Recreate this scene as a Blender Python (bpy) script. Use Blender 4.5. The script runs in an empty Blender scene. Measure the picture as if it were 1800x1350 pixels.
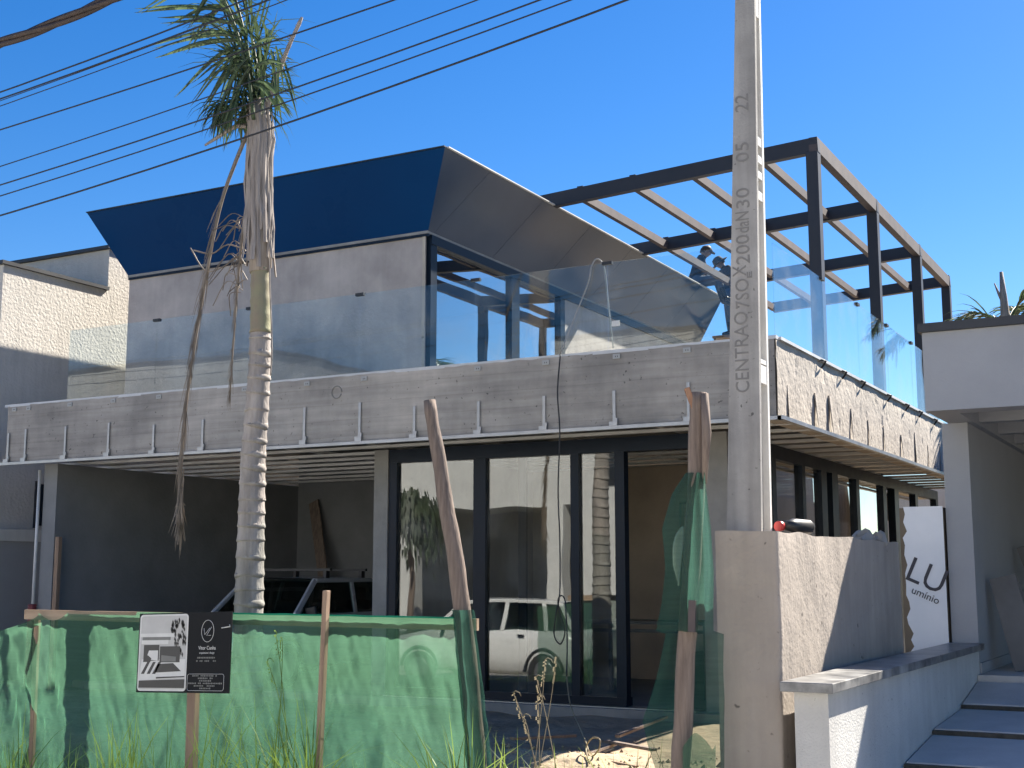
import bpy, bmesh, math, random
from mathutils import Vector, Matrix
random.seed(7)
R = math.radians
S = bpy.context.scene
# ------------------------------------------------------------------ camera, sky, sun, exposure
EYE = 1.70
YAW, PITCH, FPX = R(28.845), R(8.426), 2285.9
cam_d = bpy.data.cameras.new('camera'); cam_d.sensor_width = 36; cam_d.lens = 36*FPX/1800
cam_d.clip_end = 2000; cam_d.clip_start = .05
cam = bpy.data.objects.new('camera', cam_d); S.collection.objects.link(cam)
cam.location = (0, 0, EYE); cam.rotation_euler = (R(90)+PITCH, 0, YAW)
S.camera = cam
SUN = Vector((.36, 1.0, .97)).normalized()
world = bpy.data.worlds.new('World'); S.world = world; world.use_nodes = True
wn = world.node_tree.nodes; wl = world.node_tree.links
bg = wn['Background']; sky = wn.new('ShaderNodeTexSky'); sky.sky_type = 'NISHITA'
sky.sun_disc = False; sky.sun_elevation = math.asin(SUN.z); sky.sun_rotation = math.atan2(SUN.x, SUN.y)
sky.air_density = 1.0; sky.dust_density = .25; sky.ozone_density = 3.2; sky.altitude = 300
hs = wn.new('ShaderNodeHueSaturation'); hs.inputs['Saturation'].default_value = 1.38; hs.inputs['Hue'].default_value = .508
wl.new(sky.outputs[0], hs.inputs['Color']); wl.new(hs.outputs[0], bg.inputs[0])
bg.inputs[1].default_value = .052
sun_d = bpy.data.lights.new('sun', 'SUN'); sun_d.energy = 5.0; sun_d.angle = R(.53); sun_d.color = (1, .93, .82)
sun = bpy.data.objects.new('sun', sun_d); S.collection.objects.link(sun)
sun.rotation_euler = SUN.to_track_quat('Z', 'Y').to_euler()
S.view_settings.view_transform = 'Standard'; S.view_settings.look = 'None'
S.view_settings.exposure = 1.68; S.view_settings.gamma = 1
S.cycles.use_denoising = True; S.cycles.max_bounces = 10; S.cycles.transparent_max_bounces = 24
S.cycles.sample_clamp_indirect = 6; S.cycles.caustics_reflective = False; S.cycles.caustics_refractive = False

# ------------------------------------------------------------------ helpers
COL = S.collection
_f = Vector((-math.sin(YAW)*math.cos(PITCH), math.cos(YAW)*math.cos(PITCH), math.sin(PITCH)))
_r = Vector((math.cos(YAW), math.sin(YAW), 0)); _u = _r.cross(_f)
def W(x, y, Y):
    """surveyed point: the sight line through a picture point met with the upright plane Y metres away"""
    d = _f + _r*((x-900)/FPX) + _u*((675-y)/FPX)
    p = d*(Y/d.y); return Vector((p.x, p.y, p.z+EYE))

class MB:
    def __init__(s): s.v = []; s.f = []; s.sm = []
    def add(s, vs, fs, smooth=False):
        n = len(s.v); s.v += [tuple(q) for q in vs]
        for q in fs: s.f.append(tuple(i+n for i in q)); s.sm.append(smooth)
        return s
    def box(s, x0, x1, y0, y1, z0, z1):
        vs = [(x0,y0,z0),(x1,y0,z0),(x1,y1,z0),(x0,y1,z0),(x0,y0,z1),(x1,y0,z1),(x1,y1,z1),(x0,y1,z1)]
        return s.add(vs, [(0,3,2,1),(4,5,6,7),(0,1,5,4),(1,2,6,5),(2,3,7,6),(3,0,4,7)])
    def bar(s, a, b, w, h, up=(0,0,1)):
        a = Vector(a); b = Vector(b); d = (b-a).normalized(); up = Vector(up)
        if abs(d.dot(up)) > .98: up = Vector((0,1,0))
        sd = d.cross(up).normalized(); u = sd.cross(d).normalized()
        vs = []
        for p in (a, b):
            for i, j in ((-1,-1),(1,-1),(1,1),(-1,1)): vs.append(p+sd*(i*w/2)+u*(j*h/2))
        return s.add(vs, [(3,2,1,0),(4,5,6,7),(0,1,5,4),(1,2,6,5),(2,3,7,6),(3,0,4,7)])
    def tube(s, pts, rad, n=8, cap=True, smooth=True, jit=0, sq=1.0):
        pts = [Vector(p) for p in pts]
        if not hasattr(rad, '__len__'): rad = [rad]*len(pts)
        ref = None; vs = []
        for i, p in enumerate(pts):
            d = (pts[min(i+1, len(pts)-1)]-pts[max(i-1, 0)]).normalized()
            if ref is None: ref = d.orthogonal().normalized()
            ref = (ref-d*ref.dot(d)).normalized(); b = d.cross(ref)
            for k in range(n):
                t = 2*math.pi*k/n; q = rad[i]*(1+random.uniform(-jit, jit))
                vs.append(p+ref*math.cos(t)*q+b*math.sin(t)*q*sq)
        fs = [(i*n+k, i*n+(k+1) % n, (i+1)*n+(k+1) % n, (i+1)*n+k) for i in range(len(pts)-1) for k in range(n)]
        s.add(vs, fs, smooth)
        if cap:
            m = len(s.v)-len(vs); s.f.append(tuple(m+k for k in range(n))[::-1]); s.sm.append(False)
            m2 = m+(len(pts)-1)*n; s.f.append(tuple(m2+k for k in range(n))); s.sm.append(False)
        return s
    def poly(s, pts, th, nrm):
        """flat polygon thickened along nrm"""
        n = len(pts); nv = Vector(nrm)*th
        vs = [Vector(p) for p in pts]+[Vector(p)+nv for p in pts]
        return s.add(vs, [tuple(range(n))[::-1], tuple(range(n, 2*n))]+[(i, (i+1) % n, n+(i+1) % n, n+i) for i in range(n)])
    def grid(s, fn, nu, nv, smooth=True):
        vs = [fn(i/nu, j/nv) for j in range(nv+1) for i in range(nu+1)]
        fs = [(j*(nu+1)+i, j*(nu+1)+i+1, (j+1)*(nu+1)+i+1, (j+1)*(nu+1)+i) for j in range(nv) for i in range(nu)]
        return s.add(vs, fs, smooth)
    def mesh(s, name, mat, bevel=0):
        me = bpy.data.meshes.new(name); me.from_pydata(s.v, [], s.f)
        me.polygons.foreach_set('use_smooth', s.sm)
        bm = bmesh.new(); bm.from_mesh(me); bmesh.ops.recalc_face_normals(bm, faces=bm.faces)
        if bevel:
            bmesh.ops.bevel(bm, geom=[e for e in bm.edges if len(e.link_faces) == 2 and e.calc_face_angle(0) > .6], offset=bevel, segments=1, affect='EDGES')
        bm.to_mesh(me); bm.free()
        if mat: me.materials.append(mat)
        return me
    def build(s, name, mat, parent=None, bevel=0, loc=None):
        return put(name, s.mesh(name, mat, bevel), parent, loc)

def put(name, me, parent=None, loc=None, rot=None):
    o = bpy.data.objects.new(name, me); COL.objects.link(o)
    if loc: o.location = loc
    if rot: o.rotation_euler = rot
    if parent:
        o.parent = parent
        if not parent.get('_local'):
            o.matrix_parent_inverse = Matrix.Translation(-parent.location)
    return o
def tag(o, label, cat, group=None):
    o['label'] = label; o['category'] = cat
    if group: o['group'] = group
    return o
def thing(name, label, cat, loc, group=None):
    o = bpy.data.objects.new(name, None); COL.objects.link(o); o.location = loc; o.empty_display_size = .2
    return tag(o, label, cat, group)
def struct(o): o['kind'] = 'structure'; return o
def text_mesh(txt, size, mat, depth=.002, align='CENTER', squash=1.0):
    c = bpy.data.curves.new('t', 'FONT'); c.body = txt; c.size = size; c.extrude = depth; c.align_x = align; c.align_y = 'CENTER'
    c.resolution_u = 3
    o = bpy.data.objects.new('t', c); COL.objects.link(o)
    dg = bpy.context.evaluated_depsgraph_get(); me = bpy.data.meshes.new_from_object(o.evaluated_get(dg))
    bpy.data.objects.remove(o); bpy.data.curves.remove(c)
    if squash != 1:
        for v in me.vertices: v.co.x *= squash
    me.materials.clear(); me.materials.append(mat); return me

# ------------------------------------------------------------------ materials
def base(name):
    m = bpy.data.materials.new(name); m.use_nodes = True
    return m, m.node_tree.nodes, m.node_tree.links, m.node_tree.nodes['Principled BSDF']
def ramp(n, stops):
    r = n.new('ShaderNodeValToRGB'); e = r.color_ramp.elements
    e[0].position, e[0].color = stops[0][0], (*stops[0][1], 1); e[1].position, e[1].color = stops[-1][0], (*stops[-1][1], 1)
    for p, c in stops[1:-1]: q = e.new(p); q.color = (*c, 1)
    return r
def mat(name, c1, c2=None, scale=3.0, stretch=(1,1,1), rough=.8, bump=0.0, bscale=40, detail=8, metal=0, spec=.5, rnd=0, streak=0, pits=0, boards=0, coat=0):
    """surface of two tones broken up by noise, with fine relief; streak: vertical runs; pits: small holes; boards: formwork joints"""
    m, n, l, b = base(name); c2 = c2 or tuple(x*.8 for x in c1)
    tc = n.new('ShaderNodeTexCoord'); mp = n.new('ShaderNodeMapping'); mp.inputs['Scale'].default_value = stretch
    l.new(tc.outputs['Object'], mp.inputs[0]); src = mp.outputs[0]
    if rnd:
        oi = n.new('ShaderNodeObjectInfo'); va = n.new('ShaderNodeVectorMath'); va.operation = 'ADD'
        mu = n.new('ShaderNodeMath'); mu.operation = 'MULTIPLY'; mu.inputs[1].default_value = 57.0
        l.new(oi.outputs['Random'], mu.inputs[0]); l.new(src, va.inputs[0]); l.new(mu.outputs[0], va.inputs[1]); src = va.outputs[0]
    nz = n.new('ShaderNodeTexNoise'); nz.inputs['Scale'].default_value = scale; nz.inputs['Detail'].default_value = detail; nz.inputs['Roughness'].default_value = .62
    l.new(src, nz.inputs['Vector'])
    rp = ramp(n, [(.32, c2), (.68, c1)]); l.new(nz.outputs['Fac'], rp.inputs[0]); col = rp.outputs[0]
    def mul(col, fac_out, lo, hi):
        mr = n.new('ShaderNodeMapRange'); mr.inputs[1].default_value, mr.inputs[2].default_value = lo[0], hi[0]
        mr.inputs[3].default_value, mr.inputs[4].default_value = lo[1], hi[1]; l.new(fac_out, mr.inputs[0])
        mx = n.new('ShaderNodeMix'); mx.data_type = 'RGBA'; mx.blend_type = 'MULTIPLY'; mx.inputs[0].default_value = 1
        l.new(col, mx.inputs[6]); l.new(mr.outputs[0], mx.inputs[7]); return mx.outputs[2]
    if streak:
        ms = n.new('ShaderNodeMapping'); ms.inputs['Scale'].default_value = (6, 6, .5); l.new(tc.outputs['Object'], ms.inputs[0])
        n2 = n.new('ShaderNodeTexNoise'); n2.inputs['Scale'].default_value = 1.6; n2.inputs['Detail'].default_value = 6; l.new(ms.outputs[0], n2.inputs[0])
        col = mul(col, n2.outputs[0], (.35, 1-streak), (.65, 1+streak*.5))
    hgt = None
    if boards:
        sx = n.new('ShaderNodeSeparateXYZ'); l.new(tc.outputs['Object'], sx.inputs[0])
        nb = n.new('ShaderNodeTexNoise'); nb.inputs['Scale'].default_value = .7; l.new(tc.outputs['Object'], nb.inputs[0])
        ad = n.new('ShaderNodeMath'); ad.operation = 'MULTIPLY_ADD'; ad.inputs[1].default_value = .05; l.new(nb.outputs[0], ad.inputs[0]); l.new(sx.outputs[2], ad.inputs[2])
        wv = n.new('ShaderNodeMath'); wv.operation = 'PINGPONG'; wv.inputs[1].default_value = boards/2; l.new(ad.outputs[0], wv.inputs[0])
        col = mul(col, wv.outputs[0], (.0, .86), (.010, 1)); hgt = wv.outputs[0]
        ml = n.new('ShaderNodeMapping'); ml.inputs['Scale'].default_value = (.6, .6, 9); l.new(tc.outputs['Object'], ml.inputs[0])
        n3 = n.new('ShaderNodeTexNoise'); n3.inputs['Scale'].default_value = 1.5; n3.inputs['Detail'].default_value = 7; l.new(ml.outputs[0], n3.inputs[0])
        col = mul(col, n3.outputs[0], (.35, .86), (.66, 1.1))
    if pits:
        vo = n.new('ShaderNodeTexNoise'); vo.inputs['Scale'].default_value = pits; vo.inputs['Detail'].default_value = 2; l.new(src, vo.inputs[0])
        col = mul(col, vo.outputs[0], (.24, .35), (.31, 1))
    if rnd:
        col = mul(col, oi.outputs['Random'], (0, 1-rnd), (1, 1+rnd))
    l.new(col, b.inputs['Base Color'])
    rr = n.new('ShaderNodeMapRange'); rr.inputs[3].default_value = max(rough-.1, .02); rr.inputs[4].default_value = min(rough+.1, 1)
    l.new(nz.outputs[0], rr.inputs[0]); l.new(rr.outputs[0], b.inputs['Roughness'])
    b.inputs['Metallic'].default_value = metal; b.inputs['Specular IOR Level'].default_value = spec
    if coat: b.inputs['Coat Weight'].default_value = coat
    if bump:
        n4 = n.new('ShaderNodeTexNoise'); n4.inputs['Scale'].default_value = bscale; n4.inputs['Detail'].default_value = 5; l.new(src, n4.inputs[0])
        bp = n.new('ShaderNodeBump'); bp.inputs['Strength'].default_value = 1; bp.inputs['Distance'].default_value = bump
        l.new(n4.outputs[0], bp.inputs['Height']); l.new(bp.outputs[0], b.inputs['Normal'])
    return m
def flat(name, c, rough=.6, metal=0, spec=.5):
    return mat(name, c, tuple(x*.86 for x in c), 6, rough=rough, metal=metal, spec=spec)
def glass(name, tint=(.86,.93,.93), ior=1.5, boost=1.0, dirt_veil=.0):
    m, n, l, b = base(name); n.remove(b); out = n['Material Output']
    g = n.new('ShaderNodeNewGeometry'); io = n.new('ShaderNodeMapRange'); io.inputs[3].default_value = ior; io.inputs[4].default_value = 1/ior
    l.new(g.outputs['Backfacing'], io.inputs[0]); fr = n.new('ShaderNodeFresnel'); l.new(io.outputs[0], fr.inputs[0])
    mu = n.new('ShaderNodeMath'); mu.operation = 'MULTIPLY'; mu.use_clamp = True; mu.inputs[1].default_value = boost; l.new(fr.outputs[0], mu.inputs[0])
    tr = n.new('ShaderNodeBsdfTransparent'); tr.inputs[0].default_value = (*tint, 1)
    gl = n.new('ShaderNodeBsdfGlossy'); gl.inputs['Roughness'].default_value = 0; gl.inputs[0].default_value = (.95, .97, .97, 1)
    nz = n.new('ShaderNodeTexNoise'); nz.inputs['Scale'].default_value = .55; tc = n.new('ShaderNodeTexCoord'); l.new(tc.outputs['Object'], nz.inputs[0])
    bp = n.new('ShaderNodeBump'); bp.inputs['Distance'].default_value = .004; l.new(nz.outputs[0], bp.inputs['Height']); l.new(bp.outputs[0], gl.inputs['Normal'])
    mx = n.new('ShaderNodeMixShader'); l.new(mu.outputs[0], mx.inputs[0]); l.new(tr.outputs[0], mx.inputs[1]); l.new(gl.outputs[0], mx.inputs[2])
    fin = mx.outputs[0]
    if dirt_veil:
        df = n.new('ShaderNodeBsdfDiffuse'); df.inputs[0].default_value = (.6, .6, .58, 1)
        n2 = n.new('ShaderNodeTexNoise'); n2.inputs['Scale'].default_value = 2.5; n2.inputs['Detail'].default_value = 6; l.new(tc.outputs['Object'], n2.inputs[0])
        mr = n.new('ShaderNodeMapRange'); mr.inputs[1].default_value = .45; mr.inputs[2].default_value = .8; mr.inputs[4].default_value = dirt_veil; l.new(n2.outputs[0], mr.inputs[0])
        m2 = n.new('ShaderNodeMixShader'); l.new(mr.outputs[0], m2.inputs[0]); l.new(fin, m2.inputs[1]); l.new(df.outputs[0], m2.inputs[2]); fin = m2.outputs[0]
    l.new(fin, out.inputs[0]); return m
def net_mat(name, c, cover):
    m, n, l, b = base(name); n.remove(b); out = n['Material Output']
    tc = n.new('ShaderNodeTexCoord'); nz = n.new('ShaderNodeTexNoise'); nz.inputs['Scale'].default_value = 2.2; nz.inputs['Detail'].default_value = 6; l.new(tc.outputs['Object'], nz.inputs[0])
    rp = ramp(n, [(.3, tuple(x*.8 for x in c)), (.7, c)]); l.new(nz.outputs[0], rp.inputs[0])
    df = n.new('ShaderNodeBsdfDiffuse'); tl = n.new('ShaderNodeBsdfTranslucent'); l.new(rp.outputs[0], df.inputs[0]); l.new(rp.outputs[0], tl.inputs[0])
    m1 = n.new('ShaderNodeMixShader'); m1.inputs[0].default_value = .55; l.new(df.outputs[0], m1.inputs[1]); l.new(tl.outputs[0], m1.inputs[2])
    tr = n.new('ShaderNodeBsdfTransparent'); tr.inputs[0].default_value = (.9, 1, .95, 1)
    ml = n.new('ShaderNodeMapping'); ml.inputs['Scale'].default_value = (1.2, 1.2, 26); l.new(tc.outputs['Object'], ml.inputs[0])
    n2 = n.new('ShaderNodeTexNoise'); n2.inputs['Scale'].default_value = 2; n2.inputs['Detail'].default_value = 3; l.new(ml.outputs[0], n2.inputs[0])
    mr = n.new('ShaderNodeMapRange'); mr.inputs[1].default_value = .3; mr.inputs[2].default_value = .7; mr.inputs[3].default_value = cover-.035; mr.inputs[4].default_value = cover+.035; l.new(n2.outputs[0], mr.inputs[0])
    m2 = n.new('ShaderNodeMixShader'); l.new(mr.outputs[0], m2.inputs[0]); l.new(tr.outputs[0], m2.inputs[1]); l.new(m1.outputs[0], m2.inputs[2])
    l.new(m2.outputs[0], out.inputs[0]); return m
def leaf(name, c1, c2, scale=3, tl=.35):
    m, n, l, b = base(name); out = n['Material Output']
    tc = n.new('ShaderNodeTexCoord'); nz = n.new('ShaderNodeTexNoise'); nz.inputs['Scale'].default_value = scale; l.new(tc.outputs['Object'], nz.inputs[0])
    rp = ramp(n, [(.35, c2), (.65, c1)]); l.new(nz.outputs[0], rp.inputs[0]); l.new(rp.outputs[0], b.inputs['Base Color']); b.inputs['Roughness'].default_value = .5
    t = n.new('ShaderNodeBsdfTranslucent'); l.new(rp.outputs[0], t.inputs[0])
    mx = n.new('ShaderNodeMixShader'); mx.inputs[0].default_value = tl; l.new(b.outputs[0], mx.inputs[1]); l.new(t.outputs[0], mx.inputs[2]); l.new(mx.outputs[0], out.inputs[0])
    return m

M = {}
M['slab'] = mat('formed_concrete', (.53,.48,.425), (.21,.196,.18), .62, rough=.85, bump=.006, bscale=18, boards=.2, streak=.05, pits=22, detail=12)
M['slabside'] = mat('rough_cement_edge', (.52,.46,.385), (.38,.335,.285), 2.2, rough=.92, bump=.012, bscale=18, pits=9, streak=.08)
M['plaster'] = mat('cement_plaster', (.50,.445,.41), (.27,.24,.228), .95, rough=.9, bump=.004, bscale=22, detail=10, streak=.05)
M['dimplaster'] = mat('shade_darkened_plaster', (.25,.255,.26), (.17,.175,.18), .9, rough=.9, bump=.004, bscale=22, detail=10)  # plaster copy toned darker, so the garage's shade sits in the colour
M['meter'] = mat('rough_cement_render', (.46,.395,.335), (.32,.275,.235), .9, rough=.92, bump=.006, bscale=30, streak=.08, pits=13, detail=12)
M['conc'] = mat('plain_concrete', (.30,.29,.275), (.2,.195,.185), 2, rough=.88, bump=.004)
M['polec'] = mat('pole_concrete', (.40,.385,.365), (.25,.24,.228), 1.8, rough=.85, bump=.003, bscale=60, streak=.2, pits=26, detail=10)
M['polew'] = mat('pole_concrete_sunlit', (.72,.70,.66), (.6,.58,.54), 3, rough=.85, bump=.003)  # paler copy for back flange and ribs, sunlight put into the colour
M['engr'] = mat('engraved_concrete', (.22,.21,.20), (.17,.165,.16), 8, rough=.95)
M['stucco'] = mat('white_stucco', (.60,.56,.505), (.52,.485,.435), 2, rough=.95, bump=.014, bscale=20, streak=.06)
M['gpaint'] = mat('pale_grey_paint', (.36,.365,.38), (.32,.325,.34), 1.5, rough=.8, bump=.003, bscale=70)
M['wpaint'] = mat('white_paint', (.66,.65,.62), (.58,.57,.545), 1.2, rough=.8, bump=.002, streak=.05)
M['ltex'] = mat('textured_white_render', (.6,.59,.57), (.5,.49,.47), 3, rough=.95, bump=.012, bscale=120)
M['panel'] = mat('grey_composite', (.044,.066,.105), (.036,.055,.090), .8, rough=.15, spec=.2)
M['bluefilm'] = mat('blue_film_composite', (.0005,.040,.132), (.0005,.032,.110), .35, rough=.3, spec=.04, bump=.004, bscale=.8)
M['frame'] = mat('dark_aluminium', (.006,.014,.028), (.004,.010,.021), 4, rough=.4, spec=.22)
M['alu'] = mat('raw_aluminium', (.46,.46,.46), (.34,.34,.34), 5, rough=.42, metal=.8)
M['stud'] = mat('galvanised_stud', (.66,.65,.63), (.5,.49,.48), 2.5, rough=.5, metal=.15, rnd=.12)
M['steel'] = mat('primed_steel', (.026,.026,.033), (.018,.018,.024), 2.5, rough=.55, rnd=.1)
M['rust'] = mat('rusty_steel', (.095,.072,.070), (.055,.045,.047), 3.5, rough=.7, rnd=.15)
M['glass'] = glass('clear_glass', (.9,.95,.95), boost=1.0, dirt_veil=.06)
M['rail'] = glass('railing_glass', (.92,.955,.95), boost=.78, dirt_veil=.10)
M['dglass'] = glass('door_glass', (.70,.73,.73), boost=2.4, dirt_veil=.09)  # dirt plus a pale haze painted on to lift the dark rooms behind
M['wglass'] = glass('window_glass', (.42,.50,.56), boost=5.0)
M['cglass'] = glass('car_glass', (.4,.46,.45), boost=1.0)
M['black'] = flat('black_plastic', (.018,.018,.02), .45)
M['wood'] = mat('weathered_wood', (.26,.20,.16), (.13,.098,.08), 4, (9,9,.7), rough=.88, bump=.006, bscale=9, rnd=.1)
M['woodx'] = mat('sawn_timber', (.42,.31,.22), (.30,.21,.14), 3, (.6,8,8), rough=.85, bump=.003, bscale=12)
M['plank'] = mat('sawn_timber_upright', (.36,.25,.17), (.22,.145,.10), 3, (9,9,.6), rough=.85, bump=.003, bscale=12, rnd=.1)
M['trunk'] = mat('palm_bark', (.44,.39,.35), (.255,.225,.20), 2.4, (3,3,1), rough=.92, bump=.010, bscale=16, streak=.25)
M['ring'] = mat('palm_ring_scar', (.44,.40,.36), (.22,.195,.17), 9, rough=.95, bump=.004)
M['sheath'] = mat('dry_palm_sheath', (.40,.345,.30), (.235,.20,.175), 3, (12,12,.7), rough=.85, bump=.012, bscale=6)
M['greentrunk'] = mat('green_palm_stem', (.27,.265,.15), (.24,.19,.14), 2.2, (3,3,1.5), rough=.75, bump=.004)
M['frond'] = leaf('palm_leaf', (.105,.15,.065), (.03,.052,.026), 5, .35)
M['dryfrond'] = leaf('dry_palm_leaf', (.30,.25,.20), (.17,.135,.105), 4, .2)
M['grass'] = leaf('grass_blade', (.24,.32,.06), (.11,.18,.04), 2.5, .5)
M['drygrass'] = leaf('dry_grass', (.42,.36,.24), (.30,.25,.16), 4, .3)
M['tree'] = leaf('drooping_leaf', (.075,.10,.05), (.035,.05,.025), 3, .3)
M['net'] = net_mat('green_shade_net', (.12,.275,.17), .59)
M['netd'] = net_mat('green_shade_net_loose', (.055,.15,.115), .62)
M['nethem'] = net_mat('green_net_hem', (.03,.26,.18), .95)
M['soil'] = mat('sandy_soil', (.46,.36,.235), (.28,.215,.145), 1.4, rough=.97, bump=.04, bscale=9)
M['earth'] = mat('dark_soil', (.42,.31,.205), (.22,.165,.11), 1.7, rough=.97, bump=.04, bscale=8)
M['asph'] = mat('pale_paving_blocks', (.40,.375,.34), (.31,.29,.265), 2, rough=.9, bump=.006, bscale=20)  # unseen street, toned pale to bounce light onto the shaded fronts
M['far'] = mat('far_ground', (.16,.15,.11), (.10,.10,.07), .05, rough=.95)
M['pave'] = mat('paving_concrete', (.56,.54,.51), (.42,.405,.385), 1.7, rough=.85, bump=.004, rnd=.08, detail=11)
M['joint'] = mat('dark_joint', (.10,.095,.08), (.05,.048,.04), 12, rough=1)
M['coping'] = mat('dark_stone_coping', (.055,.055,.058), (.03,.03,.032), 7, rough=.3, spec=.5)
M['cspeckle'] = mat('speckled_stone_coping', (.60,.59,.56), (.08,.08,.08), 5, (1,1,1), rough=.6, detail=10)
M['greyboard'] = mat('grey_board', (.19,.185,.18), (.14,.135,.13), 3, rough=.8)
M['silver'] = mat('silver_car_paint', (.45,.47,.50), (.40,.42,.45), 3, rough=.3, metal=.15, coat=.5)
M['wcar'] = mat('white_car_paint', (.78,.78,.77), (.74,.74,.73), 3, rough=.25, coat=.6)
M['tyre'] = flat('tyre_rubber', (.02,.02,.02), .85)
M['rim'] = flat('wheel_rim', (.4,.4,.41), .35, .8)
M['lamp'] = flat('lamp_lens', (.5,.5,.5), .1)
M['red'] = flat('red_plastic', (.45,.03,.03), .4)
M['maroon'] = mat('red_corrugated_hose', (.17,.03,.035), (.12,.02,.025), 8, rough=.5)
M['plate'] = flat('grey_plate', (.42,.42,.41), .5)
M['pvc'] = flat('white_pvc', (.62,.62,.62), .4)
M['cable'] = flat('black_cable', (.015,.015,.017), .5)
M['cableg'] = flat('grey_cable', (.30,.30,.30), .5)
M['twist'] = mat('brown_twisted_cable', (.05,.032,.026), (.02,.014,.013), 14, rough=.6)
M['film'] = mat('white_wrap_film', (.80,.81,.84), (.70,.72,.76), 1.6, rough=.35, bump=.006, bscale=5)
M['ink'] = flat('print_ink', (.03,.03,.045), .5)
M['signb'] = mat('sign_black', (.012,.013,.015), (.010,.011,.013), 6, rough=.6, spec=.15)
M['signw'] = flat('sign_white', (.70,.69,.66), .5)
M['signg'] = flat('sign_light_grey', (.52,.51,.49), .5)
M['signd'] = flat('sign_dark_grey', (.06,.058,.055), .5)
M['skin'] = flat('skin', (.20,.115,.08), .6)
M['shirt'] = mat('dark_shirt', (.022,.026,.038), (.014,.017,.026), 6, rough=.9)
M['jeans'] = mat('grey_blue_trousers', (.10,.115,.15), (.07,.08,.11), 6, rough=.9)
M['cap'] = flat('dark_hat', (.03,.03,.032), .9)
M['glove'] = flat('pale_glove', (.72,.71,.66), .8)
M['brick'] = mat('clay_block', (.36,.20,.12), (.26,.14,.085), 6, rough=.9, bump=.004)
M['tile'] = mat('dark_roof_trim', (.03,.033,.04), (.022,.024,.03), 3, rough=.5)
M['bag'] = mat('pale_plastic_bag', (.5,.55,.42), (.35,.4,.3), 5, rough=.4)
M['duct'] = flat('work_metal', (.10,.10,.105), .4, .6)
M['brass'] = mat('brown_cardboard', (.20,.155,.105), (.13,.10,.07), 2, rough=.8)
M['indoor'] = mat('indoor_plaster', (.55,.44,.34), (.40,.32,.25), 1.3, rough=.9, bump=.003)
from mathutils import noise
def nse(x, y, z, s=1.0): return noise.noise(Vector((x*s, y*s, z*s)))
# ------------------------------------------------------------------ ground and street
struct(MB().box(-700, 700, -700, 900, -1.2, -.46).build('ground', M['far']))
struct(MB().box(-80, 80, -6.2, 6.1, -.5, -.38).build('street', M['asph']))
struct(MB().box(-80, 80, 6.1, 6.25, -.5, -.23).build('kerb', M['conc'], bevel=.02))
struct(MB().box(-80, 80, -6.35, -6.2, -.5, -.23).build('kerb', M['conc'], bevel=.02))
struct(MB().box(-80, 80, 6.25, 7.7, -.5, -.25).build('pavement', M['pave']))
struct(MB().box(-80, 80, -8.2, -6.35, -.5, -.25).build('pavement', M['pave']))
def lot_z(x, y):
    t = max(0, min(1, (y-7.7)/2.4)); t = t*t*(3-2*t)
    return -.24+.40*t+.05*nse(x, y, 0, .9)+.025*nse(x, y, 3, 3.1)
def lot(u, v):
    x = -19+16.5*u; y = 7.7+18.5*v*v**.3; return (x, y, lot_z(x, y))
struct(MB().grid(lot, 130, 150).build('lot_soil', M['earth']))
def patch(u, v):
    a = 2*math.pi*u; r = v*(1+.25*nse(math.cos(a), math.sin(a), 5, 1.5))
    x = -4.75+1.25*r*math.cos(a)-.1*r*math.sin(a); y = 9.75+.85*r*math.sin(a); return (x, y, lot_z(x, y)+.012+.10*max(0, 1-r)**.7+.02*nse(x, y, 2, 6))
struct(MB().grid(patch, 40, 14).build('sand_mound', M['soil']))
struct(MB().box(-30, 20, 26.21, 60, -.5, .1).build('back_yard', M['soil']))

# ------------------------------------------------------------------ the house
H = thing('modern_house', 'unfinished two-storey concrete house with dark flared roof and glass walls', 'house', (-9.6, 13.7, .1))
XL, XR, YF = -15.23, -3.95, 12.7
MB().box(-14.6, -4.7, 13.45, 25.4, -.1, .25).build('ground_floor_slab', M['conc'], H)
MB().box(XL+.02, XR-.25, YF+.25, 28.3, 3.86, 4.05).build('upper_floor_slab', M['conc'], H)
fb = MB()
def front_face(u, v):
    x = XL+(XR-XL)*u; z = 3.31+.80*v
    return (x, YF+.006*nse(x, 0, z, 1.5)-.004*max(0, nse(x*.4, 3, z*3, 2)), z+(.012*nse(x, 1, 0, 6) if v > .95 else 0))
fb.grid(front_face, 220, 14).box(XL, XR, YF+.012, YF+.25, 3.31, 4.095)
fb.build('front_beam', M['slab'], H)
sb = MB()
def side_face(u, v):
    y = YF+.005+15.6*u; z = 3.31+.80*v
    d = .006*nse(y, 0, z, 1.3)+.004*nse(y, 4, z, 9)-.03*max(0, nse(y, 9, z*.6, 7)-.42)
    if v > .8: d -= .025*max(0, nse(y, 2, 0, 2.2)+.1)*(v-.8)*5
    return (XR+.02+d, y, z+(.03*nse(y, 7, 0, 4) if v > .9 else 0))
sb.grid(side_face, 420, 28, False).box(XR-.25, XR-.02, YF+.25, 28.3, 3.31, 4.085)
sb.build('side_beam', M['slabside'], H)
# formwork scar on the front beam
MB().tube([(-9.43+.075*math.cos(a), YF-.004, 3.92+.075*math.sin(a)) for a in [i*.35 for i in range(18)]], .006, 5).build('formwork_scar', M['conc'], H)
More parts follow.
